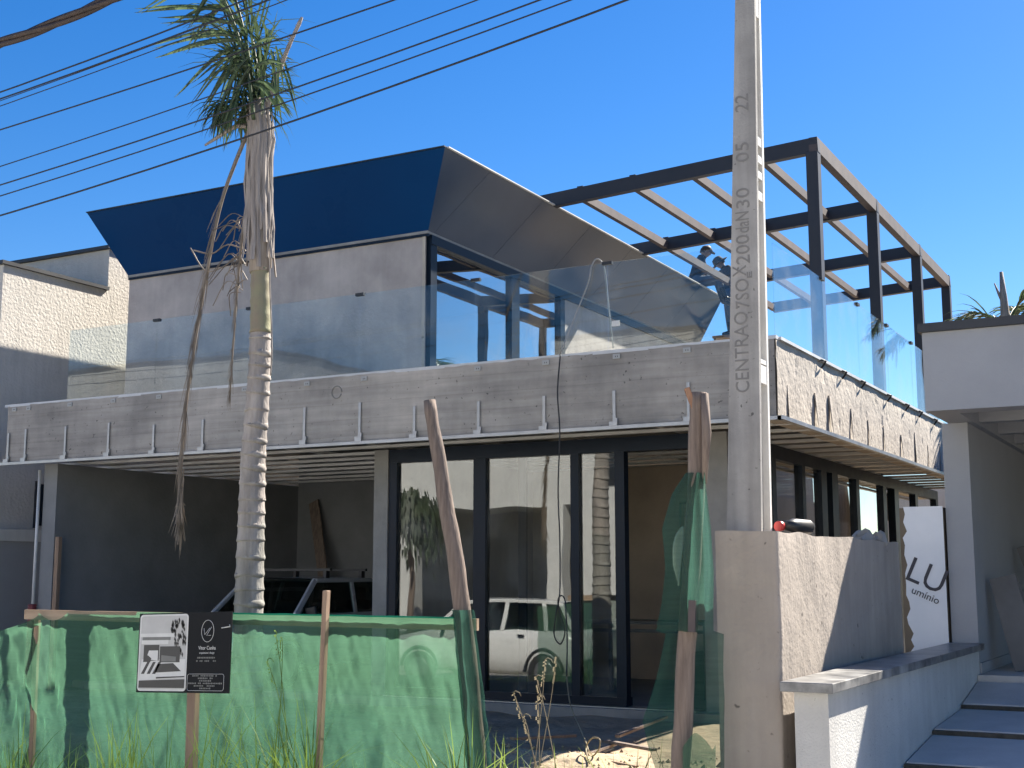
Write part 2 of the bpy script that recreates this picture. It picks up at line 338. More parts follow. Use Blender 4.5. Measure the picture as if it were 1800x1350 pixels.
# trims, hanging brackets and fixing plates
MB().box(XL-.12, XR+.07, YF-.06, YF+.01, 3.262, 3.30).build('edge_trim', M['alu'], H)
MB().box(XR+.03, XR+.09, YF-.06, 28.3, 3.262, 3.302).build('edge_trim', M['alu'], H)
br = MB().box(-.017, .017, -.012, 0, 0, .40).box(-.05, .045, -.04, -.013, 0, .045).box(.02, .042, -.025, 0, .046, .085)
for k in range(5): br.box(-.005, .005, -.0145, -.0125, .08+.07*k, .09+.07*k)
brm = br.mesh('bracket', M['alu'])
for x in (-15.17,-14.82,-14.03,-13.21,-12.39,-11.54,-10.72,-9.9,-9.07,-8.29,-7.42,-6.58,-5.73,-4.88,-4.1):
    o = put('bracket', brm, H, (x, YF-.012, 3.302)); o.scale.z = 1+random.uniform(-.12, .18)
sbr = MB().add([(.06,-.035,0),(.07,.035,0),(.055,.035,0),(.055,-.035,0),(.02,-.03,.42),(.02,.03,.42),(.0,.03,.42),(.0,-.03,.42)], [(0,3,2,1),(4,5,6,7),(0,1,5,4),(1,2,6,5),(2,3,7,6),(3,0,4,7)]).mesh('bracket', M['slabside'])
for y in (13.1,14.02,14.72,15.61,16.49,17.33,18.25,19.26,20.11,20.99):
    o = put('bracket', sbr, H, (XR+.02, y+random.uniform(-.06, .06), 3.303)); o.scale = (random.uniform(.35, 1), random.uniform(.8, 2.2), random.uniform(.7, 1.1)); o.rotation_euler = (random.uniform(-.05, .05), 0, 0)
plm = MB().box(-.042, .042, -.01, 0, -.024, .028).mesh('fixing_plate', M['plate'])
pld = MB().box(-.012, -.006, -.013, -.0105, -.008, .008).box(.012, .018, -.013, -.0105, -.008, .008).mesh('screw', M['black'])
for x in (-15.09,-14.8,-13.98,-13.16,-12.33,-10.87,-9.88,-9.02,-7.44,-6.56,-5.7,-4.89):
    p = put('fixing_plate', plm, H, (x, YF-.006, 4.055)); put('screw', pld, p, (x, YF-.006, 4.055))
# soffit studs
sm = MB().box(XL+.05, XR+.02, -.03, .03, 0, .036).mesh('soffit_stud', M['stud'])
y = 12.86
while y < 25.2:
    put('soffit_stud', sm, H, (0, y, 3.30+random.uniform(-.004, .004))); y += .63
rm = MB().box(-.02, .02, 12.8, 25.2, 0, .045).mesh('soffit_runner', M['stud'])
for k in range(9): put('soffit_runner', rm, H, (-14.6+1.3*k, 0, 3.336))
# ground floor walls
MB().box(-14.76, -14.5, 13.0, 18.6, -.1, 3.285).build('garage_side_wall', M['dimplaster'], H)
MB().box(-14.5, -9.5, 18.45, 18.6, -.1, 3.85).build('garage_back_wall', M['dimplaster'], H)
MB().box(-9.5, -9.29, 13.62, 13.86, .2, 3.29).build('corner_post', M['conc'], H)
MB().box(-9.48, -9.33, 13.87, 25.3, .25, 3.29).build('party_wall', M['plaster'], H)
MB().box(-9.33, -6.95, 17.6, 17.75, .25, 3.29).build('inner_wall', M['indoor'], H)
MB().box(-6.95, -6.3, 17.6, 17.75, 2.75, 3.29).build('lintel', M['indoor'], H)
MB().box(-6.3, -5.7, 17.6, 17.75, .25, 3.29).build('inner_wall', M['indoor'], H)
MB().box(-9.33, -8.9, 25.2, 25.4, .25, 3.29).box(-8.9, -5.2, 25.2, 25.4, 2.75, 3.29).build('back_wall', M['plaster'], H)
MB().box(-5.12, -4.82, 13.66, 13.98, .2, 3.29).build('corner_post', M['conc'], H)
# sliding doors on the front
def window(nm, parent, loc): 
    e = bpy.data.objects.new(nm, None); COL.objects.link(e); e.location = loc; e.parent = parent; e.matrix_parent_inverse = Matrix.Translation(-parent.location); return e
D = window('glass_door', H, (-7.6, 13.7, .25))
for x0, x1 in ((-9.285,-9.17), (-8.05,-7.88), (-6.735,-6.63), (-6.17,-6.05)):
    MB().box(x0, x1, 13.64, 13.76, .36, 3.12).build('frame', M['frame'], D)
MB().box(-9.285, -5.125, 13.635, 13.80, 3.12, 3.285).build('frame', M['frame'], D)
MB().box(-9.285, -6.05, 13.635, 13.80, .265, .36).build('frame', M['frame'], D)
MB().box(-9.28, -5.2, 13.56, 13.82, .25, .262).build('sill_track', M['alu'], D)
MB().box(-7.52, -7.42, 13.81, 13.86, .36, 3.12).build('frame', M['frame'], D)
for x0, x1 in ((-9.17,-8.05), (-7.88,-6.735), (-6.63,-6.17)):
    MB().box(x0, x1, 13.69, 13.70, .36, 3.12).build('pane', M['dglass'], D)
# glazed side wall
SW = window('side_glazing', H, (-4.85, 14.2, .25))
for y0, y1 in ((13.985,14.10), (15.2,15.36), (16.47,16.60), (17.36,17.62), (17.9,18.2), (19.22,19.4), (20.9,21.12), (21.7,22.0), (23.3,23.5), (25.1,25.3)):
    MB().box(-4.92, -4.80, y0, y1, .36, 3.12).build('frame', M['frame'], SW)
MB().box(-4.92, -4.80, 13.985, 25.3, 3.12, 3.285).build('frame', M['frame'], SW)
MB().box(-4.92, -4.80, 13.985, 25.3, .252, .36).build('frame', M['frame'], SW)
MB().box(-4.90, -4.82, 15.36, 16.47, 2.12, 2.18).build('frame', M['frame'], SW)
for y0, y1 in ((14.10,15.2), (15.36,16.47), (16.60,17.36), (18.2,19.22), (19.4,20.9), (22.0,23.3), (23.5,25.1)):
    MB().box(-4.865, -4.855, y0, y1, .36, 3.12).build('pane', M['dglass'], SW)
# upper storey
ZT, ZB, ZR = 4.052, 6.435, 7.47
UX0, UX1, UY0, UY1 = -15.21, -9.55, 14.9, 25.4
MB().box(UX0, UX1-.06, UY0, UY0+.2, ZT, ZB).build('upper_front_wall', M['plaster'], H)
MB().box(UX0, UX0+.2, UY0+.2, UY1, ZT, ZB).build('upper_side_wall', M['plaster'], H)
MB().box(UX1-.2, UX1, 19.15, UY1, ZT, ZB).build('upper_side_wall', M['plaster'], H)
MB().box(UX0+.2, UX1-.2, UY1-.2, UY1, ZT, ZB).build('upper_back_wall', M['plaster'], H)
MB().box(UX0+.2, UX1-.2, 20.0, 20.15, ZT, ZB).build('bedroom_wall', M['wpaint'], H)
MB().box(UX0-.02, UX1+.02, UY0-.02, UY1+.02, ZB+.005, ZB+.16).build('roof_slab', M['conc'], H)
# crumbled plaster strip at the wall corner
MB().grid(lambda u, v: (UX1-.075+.05*u+.012*nse(0, 0, v*2.3, 5), UY0-.012-.02*abs(nse(u*3, 2, v*2.3, 6)), ZT+2.36*v), 4, 60).build('corner_repair', M['slabside'], H)
UW = window('upper_window', H, (UX1, 15, ZT))
for y0, y1 in ((14.96,15.12), (17.3,17.55), (18.98,19.14)):
    MB().box(UX1-.10, UX1+.02, y0, y1, ZT+.06, ZB-.13).build('frame', M['frame'], UW)
MB().box(UX1-.10, UX1+.035, 14.96, 25.3, ZB-.13, ZB-.002).build('frame', M['frame'], UW)
MB().box(UX1-.10, UX1+.02, 14.96, 19.14, ZT+.002, ZT+.06).build('frame', M['frame'], UW)
for y0, y1 in ((15.12,17.3), (17.55,18.98)):
    MB().box(UX1-.045, UX1-.037, y0, y1, ZT+.06, ZB-.13).build('pane', M['wglass'], UW)
# flared roof edge
RF = window('flared_roof_edge', H, (-12.4, 14.9, ZB))
OF, OL, OR = .46, .53, .56
def P_(x, y, z): return Vector((x, y, z))
fb1 = [P_(UX0-.0, UY0, ZB), P_(UX1, UY0, ZB), P_(UX1+OR, UY0-OF, ZR), P_(UX0-OL, UY0-OF, ZR)]
def panel(pts, nm, inset=.004, th=.03, m='panel'):
    c = sum(pts, Vector())/len(pts); n = (pts[1]-pts[0]).cross(pts[2]-pts[0]).normalized()
    q = [p+(c-p).normalized()*inset for p in pts]
    return MB().poly(q, -th, n).build(nm, M[m], RF)
panel(fb1, 'roof_panel', m='bluefilm')['label'] = 'deep blue film covered front roof panel'
js = [(14.9, 14.44), (15.0, 15.68), (16.65, 17.34), (18.35, 19.04), (20.05, 20.75), (21.75, 22.45), (23.45, 24.15), (25.4, 25.47)]
for (b0, t0), (b1, t1) in zip(js[:-1], js[1:]):
    panel([P_(UX1, b0, ZB), P_(UX1, b1, ZB), P_(UX1+OR, t1, ZR), P_(UX1+OR, t0, ZR)], 'roof_panel')
panel([P_(UX0, 25.4, ZB), P_(UX0, 14.9, ZB), P_(UX0-OL, 14.44, ZR), P_(UX0-OL, 25.47, ZR)], 'roof_panel')
panel([P_(UX1, 25.4, ZB), P_(UX0, 25.4, ZB), P_(UX0-OL, 25.47, ZR), P_(UX1+OR, 25.47, ZR)], 'roof_panel')
MB().box(UX0-OL+.14, UX1+OR-.14, 14.62, 25.3, ZR-.12, ZR-.03).build('roof_deck', M['gpaint'], RF)
for a, b, cm in (((UX0-OL, 14.45), (UX1+OR, 14.45), 'tile'), ((UX1+OR, 14.486), (UX1+OR, 25.47), 'stud'), ((UX0-OL, 14.486), (UX0-OL, 25.47), 'tile')):
    MB().bar((*a, ZR+.008), (*b, ZR+.008), .07, .016).build('roof_capping', M[cm], RF)  # pale only along the sunlit right edge, its sunlight put into the colour
MB().box(UX0, UX1+.03, UY0-.03, UY0+.001, ZB-.035, ZB-.003).build('drip_trim', M['frame'], RF)
# terrace finish
MB().box(XL+.03, XR-.27, YF+.27, 28.2, 4.053, 4.062).build('terrace_screed', mat('terrace_screed_cement', (.22,.21,.20), (.16,.155,.15), 1.5, rough=.9), H)

# ------------------------------------------------------------------ glass railing
G = thing('glass_railing', 'frameless clear glass railing along the concrete terrace edge', 'railing', (-4.2, 12.75, 4.1))
MB().box(-15.3, XR+.02, 12.70, 12.79, 4.098, 4.135).build('base_channel', M['pvc'], G)
MB().box(XR-.08, XR+.045, 12.80, 25.5, 4.10, 4.132).build('base_channel', M['stud'], G)
gx = [-14.11, -12.47, -10.86, -9.14, -7.5, -5.82, -4.02]
for a, b in zip(gx[:-1], gx[1:]):
    MB().box(a+.004, b-.004, 12.74, 12.752, 4.136, 5.12).build('pane', M['rail'], G)
clm = MB().box(-.06, .06, 12.725, 12.767, 5.095, 5.13).mesh('clip', M['black'])
for x in gx[1:-1]: put('clip', clm, G, (x, 0, 0))
gy = [12.78, 14.63, 16.26, 17.85, 19.4, 21.0, 22.6, 24.2, 25.4]
for a, b in zip(gy[:-1], gy[1:]):
    MB().box(XR-.022, XR-.010, a+.004, b-.004, 4.136, 5.12).build('pane', M['rail'], G)
clm = MB().box(XR-.04, XR+.008, -.06, .06, 5.095, 5.13).mesh('clip', M['black'])
for y in gy[1:-1]: put('clip', clm, G, (0, y, 0))
ckm = MB().tube([(XR+.05,-.05,4.10),(XR+.09,0,4.09),(XR+.06,.06,4.07),(XR+.03,.03,4.02)], .012, 6).mesh('tie_wire', M['black'])
for y in (14.3, 15.2, 16.1, 17.5, 18.6, 19.5, 20.6): put('tie_wire', ckm, G, (0, y, 0))
# notice on a pane
p = MB().box(-5.77, -5.68, 12.733, 12.739, 4.40, 4.46).build('sticker', M['signw'], G)

# ------------------------------------------------------------------ pergola
PG = thing('steel_pergola', 'dark steel pergola frame with rusty rafters on the roof terrace', 'pergola', (-4.86, 17.7, 4.06))
PX = -4.86; PY = [17.73, 21.24, 24.64, 27.54]
def beam_z(x): return 7.785+(x-PX)*.052
pm = MB().box(-.085, .085, -.085, .085, 4.064, 7.68).mesh('post', M['steel'], .004)
for y in PY: put('post', pm, PG, (PX, y, 0))
for y in PY:
    x0 = -9.75 if y < 24 else -8.55
    MB().bar((x0, y, beam_z(x0)), (PX+.085, y, beam_z(PX)), .12, .22).build('beam', M['steel'], PG)
MB().bar((PX+.02, PY[0]-.06, 7.79), (PX+.02, PY[-1]+.06, 7.76), .12, .21).build('edge_beam', M['rust'], PG)
for xr in (-8.53, -7.64, -6.70, -5.62):
    xr2 = xr
    for i in range(3):
        MB().bar((xr2, PY[i]+.06, beam_z(xr2)-.02), (xr2, PY[i+1]-.06, beam_z(xr2)-.02), .085, .135).build('rafter', M['rust'], PG)
        MB().box(xr2-.05, xr2+.05, PY[i]-.05, PY[i]+.05, beam_z(xr2)+.09, beam_z(xr2)+.13).build('cleat', M['steel'], PG) if xr2 in (-8.53, -7.64) and i < 2 else None
        xr2 += 0
# ------------------------------------------------------------------ house on the near side of the garage
L = thing('neighbour_house', 'white stuccoed house with dark capping beyond the garage wall', 'house', (-20, 15, 0))
MB().box(-26, -16.6, 13.6, 15.77, 2.42, 6.55).build('wall', M['stucco'], L)
MB().box(-26, -16.6, 15.77, 30, -.4, 7.28).build('wall', M['stucco'], L)
MB().box(-26, -16.42, 13.6, 15.768, -.4, 2.24).build('plinth', M['gpaint'], L)
MB().box(-26.05, -16.38, 13.55, 15.768, 2.24, 2.418).build('ledge', M['wpaint'], L)
MB().box(-26.1, -16.55, 13.54, 15.765, 6.552, 6.61).build('capping', M['tile'], L)
MB().box(-26.1, -16.55, 15.70, 30.1, 7.282, 7.34).build('capping', M['tile'], L)
wnd = window('window', L, (-16.6, 14.6, 2.5)); MB().box(-16.62, -16.585, 14.48, 14.84, 2.5, 3.16).build('shutter', M['frame'], wnd)
MB().box(-16.62, -16.57, 14.44, 14.48, 2.46, 3.2).box(-16.62, -16.57, 14.84, 14.88, 2.46, 3.2).build('frame', M['tile'], wnd)

# ------------------------------------------------------------------ pale grey house with the paved entrance
N = thing('grey_neighbour_house', 'pale grey rendered house with boxy porch beam and dark roof capping', 'house', (2, 13, 0))
MB().box(-2.40, -2.16, 13.0, 26, -.4, 3.168).build('porch_side_wall', M['gpaint'], N)
MB().box(-2.34, 9, 11.95, 12.25, 3.17, 3.885).build('porch_beam', M['gpaint'], N)
MB().box(-2.34, -2.10, 12.25, 26, 3.17, 3.885).build('side_beam', M['gpaint'], N)
for y in (13.3, 14.5, 15.7): MB().box(-2.10, 9, y, y+.16, 3.20, 3.54).build('ceiling_beam', M['gpaint'], N)
MB().box(-2.10, 9, 12.25, 26, 3.55, 3.86).build('roof_slab', M['gpaint'], N)
MB().box(-2.37, 9.05, 11.91, 26, 3.887, 3.965).build('capping', M['tile'], N)
MB().box(-2.158, 9, 17.4, 17.6, .8, 3.19).build('porch_back_wall', M['gpaint'], N)
MB().box(-1.1, -.1, 17.34, 17.40, .82, 2.95).build('front_door', M['greyboard'], N)
MB().box(-2.158, 9, 12.86, 17.4, -.4, .80).build('porch_floor', M['pave'], N)
MB().box(-2.158, -2.14, 13.0, 17.3, .802, .90).build('skirting', M['gpaint'], N)
BW = thing('boundary_wall', 'low white boundary wall with speckled dark stone coping beside the paving slabs', 'wall', (-2.26, 10, -.4))
MB().box(-2.368, -2.163, 7.8, 12.995, -.4, 1.022).build('wall_body', mat('white_render_wall', (.62,.61,.58), (.46,.45,.43), 1.1, rough=.9, bump=.006, bscale=70, streak=.05, detail=10, pits=30), BW)
for y0, y1 in ((7.70, 9.22), (9.225, 10.9), (10.905, 12.99)):
    MB().box(-2.425, -2.105, y0, y1, 1.024, 1.082).build('coping_stone', mat('speckled_coping', (.34,.335,.32), (.045,.045,.048), 4.5, rough=.35, detail=12), BW, .004)  # dark stone mottled with pale speckles along the whole wall
pth = struct(MB().box(-2.158, 9, 7.7, 12.855, -.5, .10).build('path', M['earth']))
for y0, y1, z0, z1 in ((11.99,12.80,.615,.745), (10.75,11.93,.525,.575), (9.72,10.69,.395,.485), (8.70,9.66,.27,.355), (7.72,8.64,.14,.23)):
    y0 += .012
    MB().add([(-2.157,y0,z0-.1),(4,y0,z0-.1),(4,y1,z1-.1),(-2.157,y1,z1-.1),(-2.157,y0,z0),(4,y0,z0),(4,y1,z1),(-2.157,y1,z1)], [(0,3,2,1),(4,5,6,7),(0,1,5,4),(1,2,6,5),(2,3,7,6),(3,0,4,7)]).build('paving_slab', M['pave'], pth, .008)
    MB().box(-2.157, 4, y0-.052, y0-.001, z0-.3, z0-.010).build('joint_strip', M['joint'], pth)  # dark strip in front of each slab
def leaning(nm, lab, cat, m, a, b, w, h, up):
    o = MB().bar(a, b, w, h, up).build(nm, m, None, .003); return tag(o, lab, cat)
leaning('leaning_board', 'grey board leaning on the porch wall beside the coping end', 'board', M['greyboard'], (-1.80, 13.50, .82), (-2.00, 13.56, 1.70), .25, .03, (0,1,0))
leaning('leaning_board', 'thin grey board leaning half hidden behind a wider board in the porch', 'board', M['greyboard'], (-1.72, 13.62, .82), (-1.95, 13.66, 1.62), .20, .03, (0,1,0))
leaning('leaning_board', 'tall grey board leaning deep inside the grey porch at the picture edge', 'board', M['greyboard'], (-1.60, 15.3, .82), (-1.98, 15.4, 2.05), .26, .035, (0,1,0))

# ------------------------------------------------------------------ service wall with the utility pole
MW = MB()
def mwall(u, v):
    # front, side and back wrapped round, with hand-made unevenness
    s = u*(.406+3.43+.406)
    if s < .406: x, y = -2.914+s, 8.0
    elif s < 3.836: x, y = -2.508, 8.0+(s-.406)
    else: x, y = -2.508-(s-3.836), 11.43
    z = -.4+2.385*v; d = .010*nse(x, y, z, 2.2)+.004*nse(x, y, z, 9)
    zz = z+(.018*nse(x*1.5, y*1.5, 0, 2) if v > .99 else 0)
    return (x+(d if s >= .406 else 0), y-(d if s < .406 else 0), zz)
MW.grid(mwall, 150, 60).box(-2.914, -2.52, 8.012, 11.42, -.4, 1.955)
W1 = tag(MW.build('service_wall', M['meter']), 'thick cement rendered service wall at the foot of the concrete pole', 'wall')
UP = thing('utility_pole', 'tapering concrete utility pole with stamped lettering standing behind the service wall', 'pole', (-2.79, 8.3, -.4))
zt0, zt1 = -.4, 9.3
def pole_dim(z):   # half width, depth
    t = (z-2.0)/3.65; return (.1175-.0525*t*.93 if z < 7.6 else .05), (.23-.095*t if z < 6.5 else .10)
def pole_sec(z, ins=0):
    hw, dp = pole_dim(z); c = -2.79+(z-2.0)/3.65*.105; return c, hw, dp
def slabseg(zs, y0f, y1f, insx):
    m = MB(); vs = []
    for z in zs:
        c, hw, dp = pole_sec(z); hw -= insx
        vs += [(c-hw, 8.2+y0f(dp), z), (c+hw, 8.2+y0f(dp), z), (c+hw, 8.2+y1f(dp), z), (c-hw, 8.2+y1f(dp), z)]
    fs = []
    for i in range(len(zs)-1):
        for k in range(4): fs.append((i*4+k, i*4+(k+1) % 4, i*4+4+(k+1) % 4, i*4+4+k))
    n = len(vs); fs += [(3,2,1,0), (n-4,n-3,n-2,n-1)]
    return m.add(vs, fs)
zs = [zt0+(7.4-zt0)*i/14 for i in range(15)]
slabseg(zs, lambda d: 0, lambda d: .035, 0).build('front_flange', M['polec'], UP)
slabseg(zs, lambda d: d-.035, lambda d: d, 0).build('back_flange', M['polew'], UP)
slabseg(zs, lambda d: .036, lambda d: d-.036, .045).build('web', M['polec'], UP)
for z0, z1 in ((-.4, 1.7), (2.97, 3.09), (3.10, 3.13), (4.22, 4.28), (4.37, 4.42), (4.48, 4.53), (4.60, 4.66), (5.52, 7.4)):
    slabseg([z0, z1], lambda d: .036, lambda d: d-.036, .003).build('cross_rib', M['polew'], UP)
words = [('CENTRAO', 690, 548, 1305), ('7SO', 542, 490, 1306), ('E', 489, 478, 1318), ('X', 486, 467, 1301), ('200', 464, 413, 1307), ('daN', 409, 372, 1306), ('30', 366, 331, 1307), ('05', 284, 250, 1306), ('22', 196, 166, 1305)]
for wd, y0, y1, xc in words:
    a, b = W(xc, y0, 8.2), W(xc, y1, 8.2); hgt = abs(b.z-a.z)
    size = .135 if wd != 'E' else .05
    me = text_mesh(wd, size, M['engr'], .0015); xs = [v.co.x for v in me.vertices]; wid = max(xs)-min(xs)
    for v in me.vertices: v.co.x *= hgt/wid
    mid = (a+b)/2; o = put('stamped_lettering', me, UP, (mid.x, 8.1985, mid.z), (R(90), 0, 0)); o.rotation_euler = (Matrix.Rotation(R(90), 3, 'X') @ Matrix.Rotation(R(90), 3, 'Z')).to_euler()
bo = thing('oil_bottle', 'black plastic bottle with a red cap lying on the service wall', 'bottle', (-2.62, 8.5, 1.98))
MB().tube([(-2.62,8.50,2.035),(-2.58,8.53,2.036),(-2.565,8.56,2.036),(-2.54,8.80,2.036),(-2.535,8.83,2.036)], [.028,.040,.050,.050,.04], 10).build('bottle_body', M['black'], bo)
MB().tube([(-2.642,8.455,2.03),(-2.628,8.49,2.032)], .034, 12).build('bottle_cap', M['red'], bo)
rb = MB()
for k in range(14):
    x = -2.56+random.uniform(-.1, .02); y = 10.75+random.uniform(-.22, .22); s = random.uniform(.03, .085)
    vs = [Vector((x, y, 1.97+s*.5))+Vector((random.gauss(0,1), random.gauss(0,1), random.gauss(0,1))).normalized()*s for _ in range(9)]
    bm = bmesh.new(); [bm.verts.new(v) for v in vs]; bmesh.ops.convex_hull(bm, input=bm.verts); bm.verts.index_update()
    rb.add([v.co for v in bm.verts], [[v.index for v in f.verts] for f in bm.faces]); bm.free()
o = rb.build('rubble_heap', M['conc']); tag(o, 'small heap of broken concrete on top of the service wall', 'rubble')

# wrapped bundle beside the house
B = thing('wrapped_panel_bundle', 'tall bundle in white printed film between service wall and grey porch', 'bundle', (-2.6, 13.05, 0))
MB().box(-2.83, -2.42, 12.96, 13.12, -.2, 2.36).build('panel_stack', M['brass'], B)
pts = [(-2.42, 2.37), (-2.79, 2.37)]
z = 2.3
while z > .6: pts.append((-2.795+random.uniform(-.012, .035)-(.0 if z > 1.2 else -.02), z)); z -= random.uniform(.05, .11)
pts += [(-2.76, .55), (-2.42, .55)]
MB().poly([(x, 12.956, z) for x, z in pts], .006, (0,-1,0)).build('wrap_film', M['film'], B)
for wd, x, z, s, sq in (('LU', -2.60, 1.70, .34, .95), ('umínio', -2.615, 1.52, .10, 1.0), ('LU', -2.62, .80, .34, .95)):
    me = text_mesh(wd, s, M['ink'], .001, squash=sq); o = put('film_lettering', me, B, (x, 12.946, z)); o.rotation_euler = (Matrix.Rotation(R(90), 3, 'X') @ Matrix.Rotation(R(-24), 3, 'Z')).to_euler()

# pipe and hose at the garage wall end
o = MB().tube([(-14.80,12.95,3.2),(-14.80,12.95,2.2),(-14.80,12.95,1.0)], .022, 8).build('drain_pipe', M['pvc']); tag(o, 'thin white pipe running down the end of the garage wall', 'pipe')
pts = [(-14.80, 12.94, 1.32-.012*i) for i in range(110)]
o = MB().tube(pts, [.062 if i % 3 else .052 for i in range(110)], 10).build('corrugated_hose', M['maroon']); tag(o, 'dark red corrugated hose standing at the garage wall foot', 'hose')
o = MB().box(-14.40, -14.33, 12.93, 12.99, .1, 2.25).build('timber_batten', M['plank']); tag(o, 'slim timber batten upright against the garage wall end', 'batten')
leaning('leaning_plank', 'dark plank leaning in the back corner of the garage', 'plank', M['wood'], (-13.0, 17.6, .25), (-14.1, 18.38, 3.0), .22, .03, (0,1,.2))
# ------------------------------------------------------------------ palm on the plot
PT = thing('palm_tree', 'ragged palm with ringed pale trunk and dead hanging fronds before the house', 'palm tree', (-8.2, 9.75, .1))
tp = [(-8.20, 9.75, -.1), (-8.218, 9.75, 1.37), (-8.219, 9.75, 2.86), (-8.19, 9.75, 3.3), (-8.170, 9.75, 3.74), (-8.18, 9.75, 4.25), (-8.197, 9.75, 4.71)]
def palm_c(z):
    for a, b in zip(tp[:-1], tp[1:]):
        if z <= b[2]: t = (z-a[2])/(b[2]-a[2]); return Vector(a).lerp(Vector(b), t)
    return Vector(tp[-1])
def palm_r(z): return .150-.058*max(0, min(1, (z-.2)/4.5))**1.1
tm, gm = MB(), MB()
z = -.1; path, rad = [], []
rings = []
while z < 4.05:
    rings.append(z); z += random.uniform(.135, .19)-.012*z*.5
rings.append(4.05)
for a, b in zip(rings[:-1], rings[1:]):
    ra, rb_ = palm_r(a), palm_r(b)
    for t, k in ((0, 1.07), (.12, 1.045), (.5, .985), (.86, 1.0), (.93, 1.0), (.97, 1.03)):
        path.append(palm_c(a+(b-a)*t)); rad.append((ra+(rb_-ra)*t)*k)
tm.tube(path, rad, 28, jit=.012)
tm.build('trunk', M['trunk'], PT)
for a in rings[1:-1]:
    c = palm_c(a); tilt = random.uniform(-.03, .03)
    MB().tube([c+Vector((0,0,-.010)), c+Vector((tilt*.1,0,.0)), c+Vector((0,0,.010))], [palm_r(a)*1.04, palm_r(a)*1.075, palm_r(a)*1.03], 28, jit=.022).build('ring_scar', M['ring'], PT)
path, rad = [], []
for i in range(19):
    z = 4.05+.72*i/18; path.append(palm_c(z)); rad.append(palm_r(z)*(1.06 if i % 4 == 0 else .985))
gm.tube(path, rad, 24, jit=.008).build('green_stem', M['greentrunk'], PT)
# dry leaf sheath: long overlapping papery strips round the stem
sh = MB(); shc = [Vector((-8.20,9.75,4.66)), Vector((-8.23,9.75,5.15)), Vector((-8.255,9.75,5.7)), Vector((-8.235,9.75,6.06)), Vector((-8.30,9.75,6.43))]
sh.tube(shc, [.105,.112,.112,.125,.10], 20, jit=.06)
for k in range(26):
    a = 2*math.pi*k/26+random.uniform(-.1, .1); z0 = random.uniform(-.02, .22); w = random.uniform(.025, .06)
    top = random.uniform(.75, 1.0); pts = []
    for i in range(8):
        t = i/7; zz = z0*(1-t)+top*t; q = zz*(len(shc)-1); j = min(int(q), len(shc)-2); c = shc[j].lerp(shc[j+1], q-j)
        rr = .112+.022*random.random()+(.03*(1-t)**3 if random.random() < .5 else 0)
        n_ = Vector((math.cos(a+.05*t), math.sin(a+.05*t), 0)); s_ = Vector((-n_.y, n_.x, 0)); pts.append((c+n_*rr-s_*w/2, c+n_*(rr+.012), c+n_*rr+s_*w/2))
    vs = [p for tr in pts for p in tr]; sh.add(vs, [(i*3+k2, i*3+k2+1, i*3+k2+4, i*3+k2+3) for i in range(7) for k2 in range(2)], False)
sh.build('leaf_sheath', M['sheath'], PT)
def curve(pts, n):
    pts = [Vector(p) for p in pts]; out = []
    ext = [pts[0]*2-pts[1]]+pts+[pts[-1]*2-pts[-2]]
    for i in range(len(pts)-1):
        p0, p1, p2, p3 = ext[i:i+4]
        for k in range(n):
            t = k/n; out.append(.5*((2*p1)+(p2-p0)*t+(2*p0-5*p1+4*p2-p3)*t*t+(3*p1-p0-3*p2+p3)*t**3))
    return out+[pts[-1]]
def frond(m, pts, rr, nleaf, llen, lw, droop, start=.15, spread=.8, wild=.25, two=True, n=10):
    c = curve(pts, n); N = len(c)
    m.tube(c, [rr*(1-.8*i/(N-1))+.002 for i in range(N)], 6)
    for k in range(nleaf):
        t = start+(1-start)*k/nleaf; q = t*(N-1); j = min(int(q), N-2); p = c[j].lerp(c[j+1], q-j); d = (c[j+1]-c[j]).normalized()
        side = d.cross(Vector((0,0,1)));
        if side.length < .2: side = d.cross(Vector((1,.3,0)))
        side.normalize()
        for s in ((-1, 1) if two else (1,)):
            ln = llen*(.55+.6*math.sin(math.pi*min(1, .15+t*.85)))*random.uniform(.6, 1.15)
            v = (side*s*spread+d*.75+Vector((random.gauss(0,wild), random.gauss(0,wild), random.gauss(0,wild)))).normalized()
            q0 = p; w = lw*random.uniform(.7, 1.2); prev = None; vs = []
            nrm = v.cross(Vector((0,0,1))); nrm = nrm.normalized() if nrm.length > .1 else side
            for i in range(5):
                tt = i/4; ww = w*(.5+.9*math.sin(math.pi*(.15+.8*tt)))*(1-.85*tt**3)
                vs += [q0-nrm*ww/2, q0+Vector((0,0,-ww*.25)), q0+nrm*ww/2]
                v = (v+Vector((0,0,-droop*(.3+tt)))).normalized(); q0 = q0+v*ln/4
            m.add(vs, [(i*3+a, i*3+a+1, i*3+a+4, i*3+a+3) for i in range(4) for a in range(2)], False)
hd = W(446, 205, 9.75)
YP = 9.75
def pw(x, y, dy=0): return W(x, y, YP+dy)
green = [
 ([pw(452,215), pw(440,120,-.1), pw(425,40,-.15), pw(400,-40,-.1), pw(360,-90,-.05)], 26, .62),
 ([pw(455,215), pw(450,110,.1), pw(430,10,.2), pw(410,-60,.35)], 24, .55),
 ([pw(448,200), pw(430,120,.2), pw(395,60,.5), pw(350,30,.8)], 16, .5),
 ([pw(455,200), pw(465,120,-.05), pw(470,60,-.05)], 22, .34),
 ([pw(450,205), pw(440,150,.0), pw(420,110,.0), pw(405,95,.0)], 26, .36),
 ([pw(458,205), pw(480,140,.2), pw(482,90,.3)], 20, .30),
]
for i, (p, nl, ll) in enumerate(green):
    m = MB(); frond(m, p, .022, nl, ll*1.15, .020, .30 if i < 3 else .40, .08, .9, .30); m.build('frond', M['frond'], PT)
